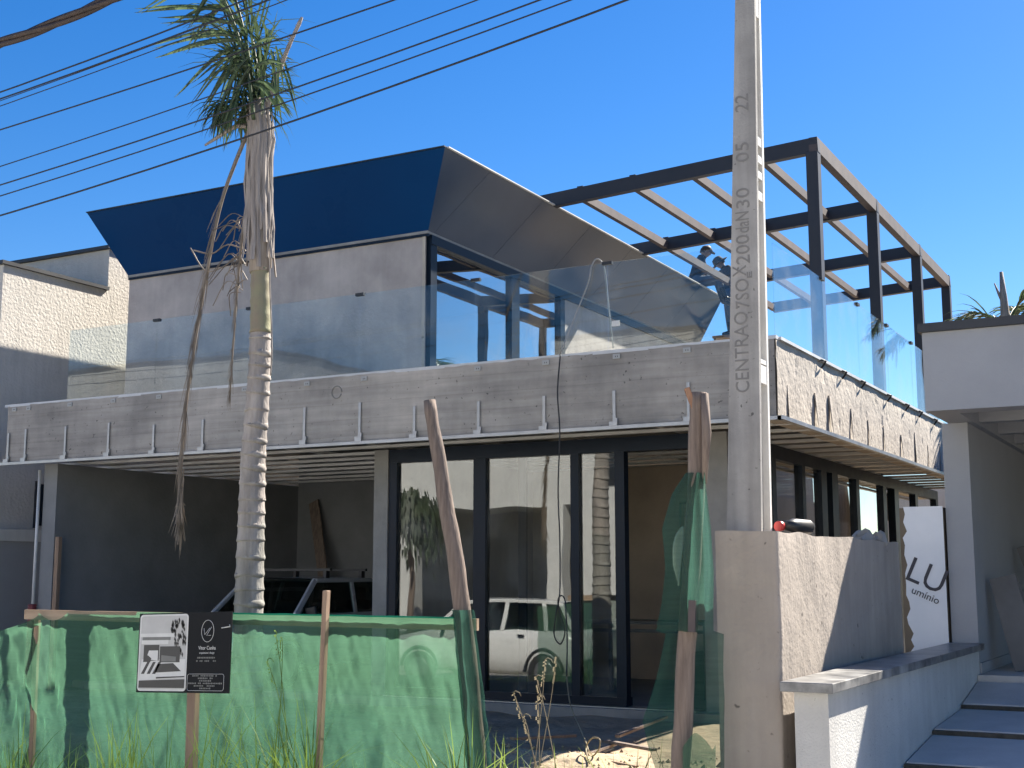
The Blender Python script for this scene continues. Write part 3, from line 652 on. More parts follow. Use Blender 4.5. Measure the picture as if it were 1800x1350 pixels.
def blade_to(m, a, b, w, sag):
    n_ = 9; vs = []; d = b-a; sd = d.cross(Vector((0, 1, 0))).normalized()
    for i in range(n_):
        t = i/(n_-1); c = a+d*t+Vector((0, 0, sag*math.sin(math.pi*min(1, t*1.05))*(1-t*.3))); ww = w*(.45+.75*math.sin(math.pi*(.12+.75*t)))*(1-.9*t**4)
        vs += [c-sd*ww/2+Vector((0, .3*ww, 0)), c, c+sd*ww/2+Vector((0, .3*ww, 0))]
    m.add(vs, [(i*3+k, i*3+k+1, i*3+k+4, i*3+k+3) for i in range(n_-1) for k in range(2)], False)
m = MB(); m.tube(curve([pw(446,210,-.2), pw(436,130,-.25), pw(418,60,-.35), pw(392,-5,-.4), pw(350,-60,-.45)], 6), [.02-.0007*i for i in range(25)], 6)
for (x0, y0), (x1, y1), sg in (((425,60),(264,84),.10), ((428,70),(272,98),.12), ((432,75),(300,172),.16), ((432,85),(336,186),.16), ((420,62),(328,70),.06), ((405,20),(236,18),.10), ((400,10),(300,42),.10), ((412,40),(275,36),.08), ((436,95),(346,212),.20), ((438,100),(368,236),.2), ((436,110),(340,150),.15), ((398,0),(325,92),.10), ((380,-30),(330,52),.06), ((440,120),(392,240),.12), ((442,115),(352,188),.2), ((446,120),(500,118),.10), ((448,140),(508,206),.14), ((446,150),(492,196),.12), ((440,90),(495,60),.08), ((370,-45),(242,20),.05)):
    for k in range(2):
        q = random.uniform(-8, 8); blade_to(m, pw(x0+q*.3, y0+q*.3, -.3), pw(x1+q, y1+random.uniform(-6, 6), -.3+random.uniform(-.15, .2)), .034, sg*random.uniform(.5, 1.0))
for k in range(44):
    t = random.random(); x0 = 405+80*t+random.uniform(-8, 8); y0 = random.uniform(70, 150)+20*abs(t-.5); dy = random.uniform(-.35, .35)
    blade_to(m, pw(x0, y0, dy), pw(x0+(x0-446)*random.uniform(.2, .9)-8, y0+random.uniform(35, 125), dy*1.4), .026, .03)
for k in range(26):
    x0 = random.uniform(425, 462); y0 = random.uniform(60, 170); dy = random.uniform(-.3, .3); blade_to(m, pw(x0, y0, dy), pw(x0+random.uniform(-70, 45), y0-random.uniform(40, 150), dy*1.3), .026, .03)
m.build('frond', M['frond'], PT)
# skirt of short drooping leaves under the crown
for k in range(6):
    a = k*1.05; m = MB(); e = hd+Vector((.12*math.cos(a)-.12, .12*math.sin(a), .05))
    frond(m, [hd+Vector((0,0,.1)), e+Vector((.05*math.cos(a)-.03, .05*math.sin(a), .10)), e+Vector((.12*math.cos(a)-.14, .12*math.sin(a), .0))], .012, 15, .42, .020, .65, .1, .9, .4)
    m.build('frond', M['frond'], PT)
m = MB(); m.tube(curve([pw(455,235), pw(470,185), pw(488,130), pw(508,80), pw(531,30)], 5), [.05,.045,.04,.036,.034,.032,.03,.029,.028,.027,.026,.025,.024,.023,.022,.021,.02,.02,.02,.022,.012], 7, sq=.55, jit=.1)
for k in range(40):
    t = random.uniform(.3, .95); p = pw(455, 235).lerp(pw(531, 30), t); m.tube([p, p+Vector((random.uniform(-.08,-.01), 0, random.uniform(-.03,.06)))], .003, 3)
m.build('broken_leaf_stalk', M['sheath'], PT)
m = MB(); m.tube(curve([pw(440,222), pw(415,222), pw(388,238), pw(361,255)], 4), [.03,.034,.036,.038,.038,.036,.035,.034,.033,.03,.028,.024,.02], 7, sq=.6); m.build('broken_leaf_stalk', M['sheath'], PT)
# long dead frond hanging down
def dead(pts, rr, nl, ll, n, tuft=0):
    m = MB(); c = curve(pts, 8); N = len(c); m.tube(c, [max(.003, rr*(1-.75*i/N)) for i in range(N)], 6)
    for k in range(nl):
        q = (.22+.78*random.random()**.8)*(N-1); j = min(int(q), N-2); p = c[j].lerp(c[j+1], q-j); d = (c[j+1]-c[j]).normalized()
        sd = Vector((random.gauss(-.12,.3), random.gauss(0,.3), random.gauss(0,.15))); ln = ll*random.uniform(.4, 1.1)
        e1 = p+(d+sd*.35).normalized()*ln*.5; e2 = e1+(d+sd*.12).normalized()*ln*.5
        m.tube([p, e1, e2], [.0045, .004, .0012], 3, cap=False)
    for k in range(tuft):
        p = c[int((.93+.07*random.random())*(N-1))]; e = p+Vector((random.gauss(0,.045), random.gauss(0,.045), -random.uniform(.05,.35)))
        m.tube([p+Vector((random.gauss(0,.02),0,.2)), (p+e)/2, e], [.005,.006,.002], 3, cap=False)
    return m.build('dead_frond', M['dryfrond'], PT)
dead([pw(436,232), pw(412,290), pw(388,360), pw(365,470), pw(345,590), pw(329,700), pw(320,800), pw(316,925)], .022, 260, .42, 8, 60)
dead([pw(440,330), pw(428,400), pw(420,470), pw(413,560), pw(405,690)], .022, 110, .24, 8)
m = MB()
for k in range(26):
    a = pw(430+random.uniform(-12,8), random.uniform(380,520)); ln = random.uniform(.12,.42); s = random.uniform(.5,1)
    m.tube(curve([a, a+Vector((-ln*.5*s, random.gauss(0,.05), random.uniform(-.02,.1))), a+Vector((-ln*s, random.gauss(0,.08), -random.uniform(.02,.22)))], 4), .005, 4, cap=False)
m.tube(curve([pw(432,440), pw(400,430), pw(372,446), pw(340,440)], 4), .008, 5); m.tube(curve([pw(432,440), pw(390,470), pw(360,475), pw(335,436)], 4), .007, 5)
m.build('dry_flower_stems', M['dryfrond'], PT)
m = MB().tube(curve([pw(472,300), pw(474,480), pw(478,600), pw(476,660)], 6), .008, 5); m.build('dry_strip', M['sheath'], PT)

# palm rising behind the grey house
P2 = thing('palm_tree', 'dark broken palm stump and fronds rising behind the grey roof capping', 'palm tree', (-3.1, 24.2, 0))
def q2(x, y, Y=24.2): return W(x, y, Y)
m = MB().tube([q2(1772,1150), q2(1772,640), q2(1768,570), q2(1764,520), q2(1760,478)], [.12,.11,.09,.06,.03], 10, jit=.08); m.tube([q2(1766,540), q2(1755,515), q2(1748,498)], [.03,.025,.012], 6); m.build('trunk', M['sheath'], P2)
for pts in ([q2(1775,560), q2(1800,525), q2(1840,520), q2(1880,560)], [q2(1770,580), q2(1735,555), q2(1700,552), q2(1655,580)], [q2(1776,570), q2(1810,560), q2(1850,590)], [q2(1772,560,24.5), q2(1785,540,25), q2(1800,545,25.8)]):
    m = MB(); frond(m, pts, .02, 40, .6, .034, .3, .15, .9, .25); m.build('frond', M['frond'], P2)

# ------------------------------------------------------------------ fence of green net
F = thing('net_fence', 'green shade net stretched on a timber rail before the garage', 'fence', (-7, 8.2, -.2))
a, b = W(45, 1080, 8.24), W(840, 1098, 8.24)
MB().bar(a, b, .03, .085).build('rail', M['woodx'], F)
def post(x, ytop, w, h=None, Y=8.2, xb=None, parent=F, m=None):
    t = W(x, ytop, Y); bt = W(xb if xb else x, 1350, Y); d = (bt-t); bt = t+d*((t.z+.3)/-d.z if d.z else 1)
    bb = MB().bar(t, bt, w, w*.7); return bb.build('post', m or M['plank'], parent, .003)
post(66, 1088, .05, Y=8.26, xb=55)
def net_fn(u, v):
    x = W(-40, 1100, 8.2).x+(W(832, 1100, 8.2).x-W(-40, 1100, 8.2).x)*u
    top = a.z+(b.z-a.z)*((x-a.x)/(b.x-a.x))+.045
    if x < -9.28: top -= .04+.16*min(1, (-9.28-x)/.5)**.7
    elif x < -8.9: top -= .02+.07*abs(math.sin((x+9.28)*8.3))
    elif x < -8.1: top -= .03
    z = -.2+(top+.2)*v
    k = 1-v
    d = .035*nse(x*2.2, 0, z*.5, 1.2)+.055*abs(nse(x*5+z*1.5, 1, z*1.1, 1))+.045*abs(nse(x*10-z*3, 5, z*1.6, 1))+.022*abs(nse(x*21+z*6, 8, z*3, 1))+.05*k*nse(x, 3, 0, .8)
    fold = .0
    if -9.65 < x < -9.0: d += .05*math.exp(-((x+9.33)/.09)**2)*math.sin(z*6)+.03*nse(x*14, z*2, 1, 1)
    if v > .97: d = d*.3-.0
    return (x, 8.205+d-.035*v, z)
MB().grid(net_fn, 330, 70).build('net', M['net'], F)
hm = MB(); c = [Vector((x, 8.165, a.z+(b.z-a.z)*((x-a.x)/(b.x-a.x))+.048+.004*nse(x,0,0,5))) for x in [-7.1+.06*i for i in range(39)]]
hm.tube(c, [.006+.004*abs(nse(p.x,1,1,3)) for p in c], 6); hm.build('net_hem', M['nethem'], F)
def pole_thing(nm, lab, cat, pts, rads, mm, seed=0, n=12):
    c = curve(pts, 7); N = len(c); rr = []
    for i in range(N):
        q = i/(N-1)*(len(rads)-1); j = min(int(q), len(rads)-2); rr.append((rads[j]*(1-(q-j))+rads[j+1]*(q-j))*(1+.07*nse(i*.7, seed, 0)))
    t = thing(nm, lab, cat, (pts[-1].x, pts[-1].y, -.2)); MB().tube([p+Vector((.008*nse(p.z,seed,1,3), 0, 0)) for p in c], rr, n, jit=.05, sq=.9).build('pole_shaft', mm, t); return t
lp = pole_thing('timber_pole', 'tall weathered pole leaning at the net fence end before the glass doors', 'pole', [W(755,704,8.06), W(778,850,8.06), W(800,980,8.06), W(825,1180,8.08), W(842,1400,8.1), W(845,1470,8.1)], [.046,.056,.061,.066,.070,.072], M['wood'], 1)
m = MB()
def wrap(u, v):
    y = 1072+300*v; xc = 812+(y-1072)*.105+2; c = W(xc, y, 8.06); ang = math.pi*(1.15*u-.05)*1.05; r = .074+.010*nse(u*6, v*9, 0, 1)+.014*v
    return (c.x+r*1.05*math.cos(ang)*-1, 8.06-r*math.sin(ang), c.z)
m.grid(wrap, 14, 30).build('wrapped_net', M['netd'], lp)
st = tag(MB().bar(W(574,1038,8.12), W(557,1420,8.12), .042, .05).build('timber_stake', M['plank'], None, .004), 'square timber stake standing upright in front of the green net', 'stake')
rp = pole_thing('timber_post', 'thick split wooden post before the service wall with rusty nail plate', 'post', [W(1228,690,7.6), W(1224,850,7.6), W(1215,1000,7.6), W(1205,1180,7.6), W(1193,1400,7.6), W(1191,1470,7.6)], [.056,.056,.058,.060,.060,.06], M['wood'], 3)
MB().bar(W(1207,682,7.56), W(1222,722,7.58), .05, .035).build('top_block', M['brick'], rp, .004)
MB().tube([W(1238,692,7.55), W(1242,760,7.55), W(1238,850,7.56)], [.025,.03,.018], 8, jit=.1).build('split_half', M['wood'], rp)
MB().bar(W(1217,1055,7.50), W(1216,1111,7.50), .045, .02, (0,1,0)).build('nail_plate', M['rust'], rp, .002)
# loose net hung round the post
hn = MB(); rows = [(832,1212,1246,-.06), (870,1190,1252,-.08), (930,1172,1260,-.09), (1000,1176,1264,-.09), (1060,1170,1263,-.085), (1108,1160,1262,-.08), (1116,1159,1262,.09), (1180,1145,1260,.10), (1235,1128,1258,.13), (1270,1116,1256,.14), (1310,1125,1257,.14), (1380,1148,1258,.14), (1450,1150,1258,.14)]
def hang(u, v):
    q = v*(len(rows)-1); j = min(int(q), len(rows)-2); t = q-j; r0, r1 = rows[j], rows[j+1]
    y, xl, xr, dy = [r0[i]*(1-t)+r1[i]*t for i in range(4)]
    p = W(xl+(xr-xl)*u, y, 7.6); d = .035*math.sin(u*17+v*5)*(.4+.6*v)+.02*nse(u*8, v*6, 2, 1)
    return (p.x, 7.6+dy+d, p.z)
o = tag(hn.grid(hang, 40, 120).build('loose_net', M['netd']), 'dark green net hanging loose from the wooden post by the service wall', 'net')
hn = MB().grid(lambda u, v: tuple(Vector(W(1200+57*u, (1320-32*abs(math.sin(u*3.3+.2)))*(1-v)+1480*v, 7.5))+Vector((0, .02*math.sin(u*9), 0))), 16, 14)
tag(hn.build('net_remnant', M['net']), 'bright green scrap of net at the foot of the wooden post', 'net')
# bag hanging on the net
o = MB().tube(curve([W(1200,925,7.72), W(1193,950,7.72), W(1190,990,7.72), W(1193,1030,7.72)], 5), [.004,.012,.02,.025,.03,.032,.034,.034,.032,.03,.028,.024,.018,.012,.008,.005], 9, sq=.5).build('plastic_bag', M['bag']); tag(o, 'pale crumpled plastic bag hanging beside the wooden post', 'bag')

# ------------------------------------------------------------------ sign board
SG = thing('sign_board', 'black architect sign with a grey picture on a post before the net', 'sign', (-7.75, 8.0, -.2))
SY = 8.04
o = post(342, 1150, .085, Y=8.075, xb=336, parent=SG)
c00, c10, c01 = W(239, 1217, SY), W(402, 1219, SY), W(246, 1079, SY)
ux = (c10-c00); uz = (c01-c00); sw, shh = ux.length, uz.length; ux.normalize(); uz.normalize()
def sp(u, v, d=0): return c00+ux*(u*sw)+uz*(v*shh)+Vector((0,-d,0))
def plate(nm, uv, m, d, parent=SG, th=.0012): return MB().poly([sp(u, v, d) for u, v in uv], th, (0,-1,0)).build(nm, m, parent)
def rrect(u0, v0, u1, v1, r=.03):
    asp = sw/shh; out = []
    for cx, cy, a0 in ((u1-r, v0+r*asp, -90), (u1-r, v1-r*asp, 0), (u0+r, v1-r*asp, 90), (u0+r, v0+r*asp, 180)):
        for k in range(5): t = R(a0+22.5*k); out.append((cx+r*math.cos(t), cy+r*asp*math.sin(t)))
    return out
MB().poly([sp(0,0), sp(1,0), sp(1,1), sp(0,1)], .012, (0,1,0)).build('board', M['signb'], SG)
pic = plate('picture', rrect(.012,.02,.545,.985), M['signw'], .001)
plate('picture_sky', rrect(.028,.045,.53,.965,.022), M['signg'], .0025, pic)
DK, MD, LT = M['signd'], mat('sign_mid_grey', (.2,.2,.19), (.16,.16,.15), 6, rough=.5), M['signw']
plate('picture_lawn', [(.028,.06),(.53,.06),(.53,.17),(.028,.15)], DK, .0038, pic)
plate('picture_paving', [(.028,.15),(.53,.19),(.53,.42),(.05,.42)], LT, .0038, pic)
for u in (.04, .105, .165): plate('picture_stripe', [(u+.01,.235),(u+.045,.235),(u+.105,.385),(u+.075,.385)], DK, .005, pic)
plate('picture_grass', [(.2,.25),(.49,.27),(.40,.37),(.235,.36)], DK, .005, pic)
plate('picture_step', [(.22,.175),(.53,.195),(.53,.21),(.22,.195)], DK, .005, pic)
plate('picture_garage', [(.07,.40),(.24,.40),(.24,.60),(.07,.60)], DK, .0045, pic)
plate('picture_glow', [(.10,.42),(.23,.40),(.23,.53),(.13,.53)], LT, .0056, pic)
plate('picture_slab', [(.04,.61),(.34,.61),(.34,.66),(.04,.66)], LT, .0045, pic)
plate('picture_storey', [(.05,.66),(.36,.66),(.36,.70),(.05,.70)], MD, .0045, pic)
plate('picture_wall', [(.03,.70),(.40,.70),(.40,.745),(.03,.745)], LT, .0045, pic)
plate('picture_front', [(.25,.38),(.47,.38),(.47,.58),(.25,.58)], DK, .0045, pic)
plate('picture_furniture', [(.27,.39),(.43,.39),(.43,.45),(.27,.47)], MD, .0058, pic)
plate('picture_car', [(.07,.385),(.15,.385),(.16,.43),(.12,.47),(.08,.45)], DK, .0065, pic)
fol = MB()
for k in range(70):
    u = .36+.16*random.random(); v = .50+.45*random.random()**.8
    if u < .40 and v < .75: continue
    fol.poly([sp(u, v, .005), sp(u+.012, v-.03, .005), sp(u+.004, v-.085*random.uniform(.5,1), .005), sp(u-.008, v-.03, .005)], .0006, (0,-1,0))
fol.build('picture_tree', DK, pic)
def ring(nm, uvs, w, m, d, parent): return MB().tube([sp(u, v, d) for u, v in uvs]+[sp(*uvs[0], d)], w, 4, cap=False).build(nm, m, parent)
lg = ring('logo_oval', [(.755+.065*math.cos(t), .765+.135*math.sin(t)) for t in [i*math.pi/16 for i in range(32)]], .0022, M['signw'], .002, SG)
for pts in ([(.715,.80),(.725,.72),(.775,.80)], [(.795,.815),(.745,.71),(.79,.712)]):
    MB().tube([sp(u, v, .002) for u, v in pts], .0022, 4).build('logo_letter', M['signw'], SG)
Rsg = Matrix((ux, uz, ux.cross(uz))).transposed().to_euler()
for tx_, u, v, s, sq in (('Vitor Cunha', .755, .555, .042, .85), ('arquitetura / design', .755, .495, .021, .95)):
    o = put('sign_lettering', text_mesh(tx_, s, M['signw'] if s > .015 else MD, .0006, squash=sq), SG, tuple(sp(u, v, .0016))); o.rotation_euler = Rsg
ring('info_frame', rrect(.56,.03,.945,.235,.02), .0016, M['signw'], .002, SG)
for v, ln in ((.435, .19), (.395, .21), (.213, .28), (.182, .16), (.151, .13), (.12, .36), (.089, .24), (.058, .12)):
    i = 0; n_ = int(ln*60); mtx = MB()
    for k in range(n_):
        if random.random() < .14: continue
        u = .7525-ln/2+ln*k/n_; hh = random.uniform(.007, .011); mtx.poly([sp(u, v-hh, .0016), sp(u+ln/n_*.7, v-hh, .0016), sp(u+ln/n_*.7, v+hh, .0016), sp(u, v+hh, .0016)], .0005, (0,-1,0))
    mtx.build('small_print', MD, SG)
MB().tube([sp(.9,.80,.002), sp(.99,.815,.004), sp(.985,.84,.006)], .004, 5).build('tie_wire', M['signw'], SG)
# ------------------------------------------------------------------ overhead wires
wl_ = [((0,370),(1085,0),.011,'lowest of the thin black overhead wires crossing the sky'),
 ((0,345),(1005,0),.008,'second lowest of the thin overhead wires, crossing the palm'),
 ((0,327),(950,0),.009,'third lowest of the thin overhead wires crossing the sky'),
 ((0,302),(862,0),.007,'fourth lowest overhead wire, thin, crossing the palm crown'),
 ((0,230),(695,0),.009,'single overhead wire spaced apart in the middle of the bunch'),
 ((0,187),(505,0),.006,'finest overhead wire, paired just below the top pair'),
 ((0,183),(492,0),.005,'fine overhead wire running close above its twin'),
 ((0,162),(441,0),.010,'second from top of the black overhead wires'),
 ((0,150),(400,0),.010,'topmost of the thin black overhead wires')]
for pa, pb, r_, lab in wl_:
    A, B_ = W(*pa, 7.5), W(*pb, 7.5); k = (B_.z-A.z)/((B_.x+17)**2-(A.x+17)**2)
    pts = [(x, 7.5+.15*nse(r_*900, x*.05, 0), A.z+k*((x+17)**2-(A.x+17)**2)) for x in [-38+.8*i for i in range(56)]]
    tag(MB().tube(pts, r_*.75, 5).build('overhead_wire', M['cable']), lab, 'wire', 'overhead wires')
A, B_ = W(0, 76, 5), W(190, 0, 5); d = (B_-A)
TC = thing('twisted_cable', 'thick brown twisted cable in the upper corner of the sky', 'cable', tuple(A))
for ph in (0, 2.1, 4.2):
    pts = []
    for i in range(160):
        t = -4+i*.06; p = A+d*t; p.z += -.012*math.sin(math.pi*min(1, max(0, t))); q = t*4.2+ph
        pts.append(p+Vector((0, math.cos(q)*.016, math.sin(q)*.016)))
    MB().tube(pts, .017, 7).build('cable_strand', M['twist'], TC)
# loose cable hung over the railing and down the front
HC = thing('hanging_cable', 'thin cable looped over the glass railing and hanging down to the ground', 'cable', (-6.3, 12.6, 1))
up_ = [W(1078,612,12.85), W(1068,520,12.80), W(1062,470,12.78), W(1050,455,12.745), W(1040,468,12.72), W(1033,500,12.71), W(1005,570,12.69), W(985,622,12.66)]
MB().tube(curve(up_, 6), .009, 6).build('cable_loop', M['cableg'], HC)
dn = [W(985,622,12.66), W(980,690,12.65), W(984,760,12.64), W(981,860,12.64), W(984,950,12.62), W(984,1040,12.55), W(978,1075,12.5), W(974,1115,12.5), W(985,1132,12.5), W(993,1110,12.5), W(984,1078,12.5), W(981,1055,12.5), W(987,1047,12.5), W(993,1055,12.5), W(995,1080,12.45), W(997,1130,12.4), W(996,1190,12.2)]
MB().tube(curve(dn, 7), .008, 6).build('cable_drop', M['cable'], HC)
e = [W(996,1190,12.2), W(1003,1240,11.6), W(1020,1280,11.0), W(1031,1308,10.2), W(1038,1330,9.9), W(1052,1318,9.8), W(1054,1300,9.8), W(1040,1298,9.85), W(1030,1316,9.9), W(1036,1342,9.6)]
MB().tube(curve(e, 7), .007, 6).build('cable_tail', M['drygrass'], HC)

# ------------------------------------------------------------------ cars
def car(nm, label, paint, loc, rz, sc=1.0, rack=False, light=None):
    t = thing(nm, label, 'car', loc); t['_local'] = 1; t.rotation_euler = (0, 0, rz); t.scale = (sc, sc, sc)
    st = [(-1.86,.62,.42,.80), (-1.80,.74,.32,.93), (-1.55,.78,.27,.96), (-.6,.79,.24,.955), (.5,.79,.24,.94), (.95,.785,.24,.93), (1.35,.77,.25,.87), (1.70,.73,.28,.80), (1.83,.66,.33,.70), (1.87,.55,.40,.60)]
    vs = []; n = 12
    for x, w, zb, zt in st:
        h = zt-zb
        half = [(w*.80, zb), (w*.97, zb+.10*h), (w, zb+.45*h), (w*.985, zb+.75*h), (w*.93, zt-.01), (w*.55, zt+.022)]
        vs += [(x, y, z) for y, z in half]+[(x, -y, z) for y, z in half[::-1]]
    fs = [(i*n+k, i*n+(k+1) % n, (i+1)*n+(k+1) % n, (i+1)*n+k) for i in range(len(st)-1) for k in range(n)]
    fs += [tuple(range(n))[::-1], tuple(range(len(vs)-n, len(vs)))]
    MB().add(vs, fs, True).build('body', paint, t)
    # cabin: pillars and roof as a shell with real window openings filled by panes
    bt = [(.93,.70,.93), (.37,.60,1.40), (-1.45,.60,1.415), (-1.72,.70,.95)]  # x, half width, z along the outline
    A0, A1, C1, C0 = bt
    def side(s):
        P = lambda x, z: (x, s*(.725-(z-.93)*.235), z)
        for a, b in (((.93,.935),(.38,1.40)), ((-.43,.935),(-.46,1.40)), ((-1.25,.945),(-1.18,1.40)), ((-1.74,.95),(-1.46,1.40))):
            MB().bar(P(*a), P(*b), .05, .075, (1,0,0)).build('pillar', paint, t, .008)
        MB().bar(P(.38,1.395), P(-1.46,1.405), .06, .06).build('roof_rail', paint, t, .01)
        MB().poly([P(.80,.95), P(-.40,.95), P(-.43,1.37), P(.38,1.37)], .008, (0,s,0)).build('side_window', M['cglass'], t)
        MB().poly([P(-.47,.95), P(-1.22,.955), P(-1.16,1.37), P(-.49,1.37)], .008, (0,s,0)).build('side_window', M['cglass'], t)
        MB().poly([P(-1.28,.96), P(-1.66,.965), P(-1.44,1.36), P(-1.22,1.37)], .008, (0,s,0)).build('side_window', M['cglass'], t)
        for x in (.05, -.75): MB().box(x-.09, x+.02, s*.775, s*.80, .84, .875).build('door_handle', M['black'], t)
        MB().bar((.72, s*.74, .97), (.70, s*.90, 1.0), .06, .12).build('wing_mirror', M['black'], t, .012)
        for x in (1.18, -1.22):
            wh = MB().tube([(x, s*.62, .29), (x, s*.66, .29), (x, s*.785, .29), (x, s*.80, .29)], [.24,.29,.29,.25], 24).build('wheel', M['tyre'], t); wh['_local'] = 1
            MB().tube([(x, s*.79, .29), (x, s*.808, .29)], [.19,.17], 16).build('rim', M['rim'], wh)
            MB().tube([(x+.345*math.cos(q), s*.782, .30+.345*math.sin(q)) for q in [math.pi*i/14 for i in range(15)]], .028, 6).build('wheel_arch', M['black'], t)
        MB().bar((1.76, s*.52, .66), (1.66, s*.70, .68), .12, .13).build('headlight', M['lamp'], t, .02)
        MB().bar((-1.83, s*.60, .80), (-1.78, s*.73, .80), .05, .26).build('tail_light', light or M['red'], t, .015)
    side(1); side(-1)
    MB().poly([(.90,.66,.955), (.90,-.66,.955), (.385,-.57,1.39), (.385,.57,1.39)], .008, (.6,0,.7)).build('windscreen', M['cglass'], t)
    MB().poly([(-1.73,.64,.97), (-1.73,-.64,.97), (-1.47,-.57,1.39), (-1.47,.57,1.39)], -.008, (.6,0,-.3)).build('rear_window', M['cglass'], t)
    MB().grid(lambda u, v: (.40-1.90*u, .615*(2*v-1), 1.402+.035*(1-(2*v-1)**2)*(.6+.4*math.sin(math.pi*u))+.012), 10, 8).build('roof', paint, t)
    for x in (.10, -.75):
        for s in (-.32, .32):
            MB().box(x-.24, x+.20, s-.22, s+.22, .5, .62).bar((x-.22, s, .6), (x-.34, s, 1.10), .40, .10).bar((x-.345, s, 1.12), (x-.36, s, 1.28), .22, .09).build('seat', M['black'], t, .02)
    MB().box(1.80, 1.90, -.60, .60, .34, .50).build('bumper', M['black'], t, .03); MB().box(-1.92, -1.82, -.62, .62, .34, .50).build('bumper', M['black'], t, .03)
    if rack:
        for x in (.10, -.75):
            rk = MB().bar((x, -.68, 1.545), (x, .68, 1.545), .05, .035)
            for s in (-1, 1): rk.bar((x, s*.60, 1.42), (x, s*.60, 1.53), .08, .05)
            rk.build('roof_rack', M['black'], t)
    return t
car('parked_car', 'small grey car with roof bars parked nose out in the garage', M['silver'], (-11.78, 15.0, .252), R(-90), 1.0, True)
car('parked_car', 'white car parked along the street, seen mirrored in the glass doors', M['wcar'], (-12.7, 4.75, -.378), R(180), 1.14, False, M['lamp'])

# ------------------------------------------------------------------ people on the roof
def skin(nm, V, E, Rad, m, parent):
    """one continuous body surface grown round the joints"""
    mb = MB()
    for i, v in enumerate(V):
        r = Rad[i]; mb.tube([Vector(v)+Vector((0,0,r*math.sin(t))) for t in (-1.45,-1.0,-.5,0,.5,1.0,1.45)], [r*math.cos(t) for t in (-1.45,-1.0,-.5,0,.5,1.0,1.45)], 12)
    for i, j in E: mb.tube([V[i], Vector(V[i]).lerp(Vector(V[j]), .5), V[j]], [Rad[i], (Rad[i]+Rad[j])/2, Rad[j]], 12)
    o = mb.build(nm, None); md = o.modifiers.new('r', 'REMESH'); md.mode = 'VOXEL'; md.voxel_size = .010; md.use_smooth_shade = True
    sm_ = o.modifiers.new('s', 'SMOOTH'); sm_.iterations = 3; sm_.factor = .5
    dg = bpy.context.evaluated_depsgraph_get(); me2 = bpy.data.meshes.new_from_object(o.evaluated_get(dg)); bpy.data.objects.remove(o)
    me2.materials.clear()
    for k in m: me2.materials.append(k)
    return put(nm, me2, parent)
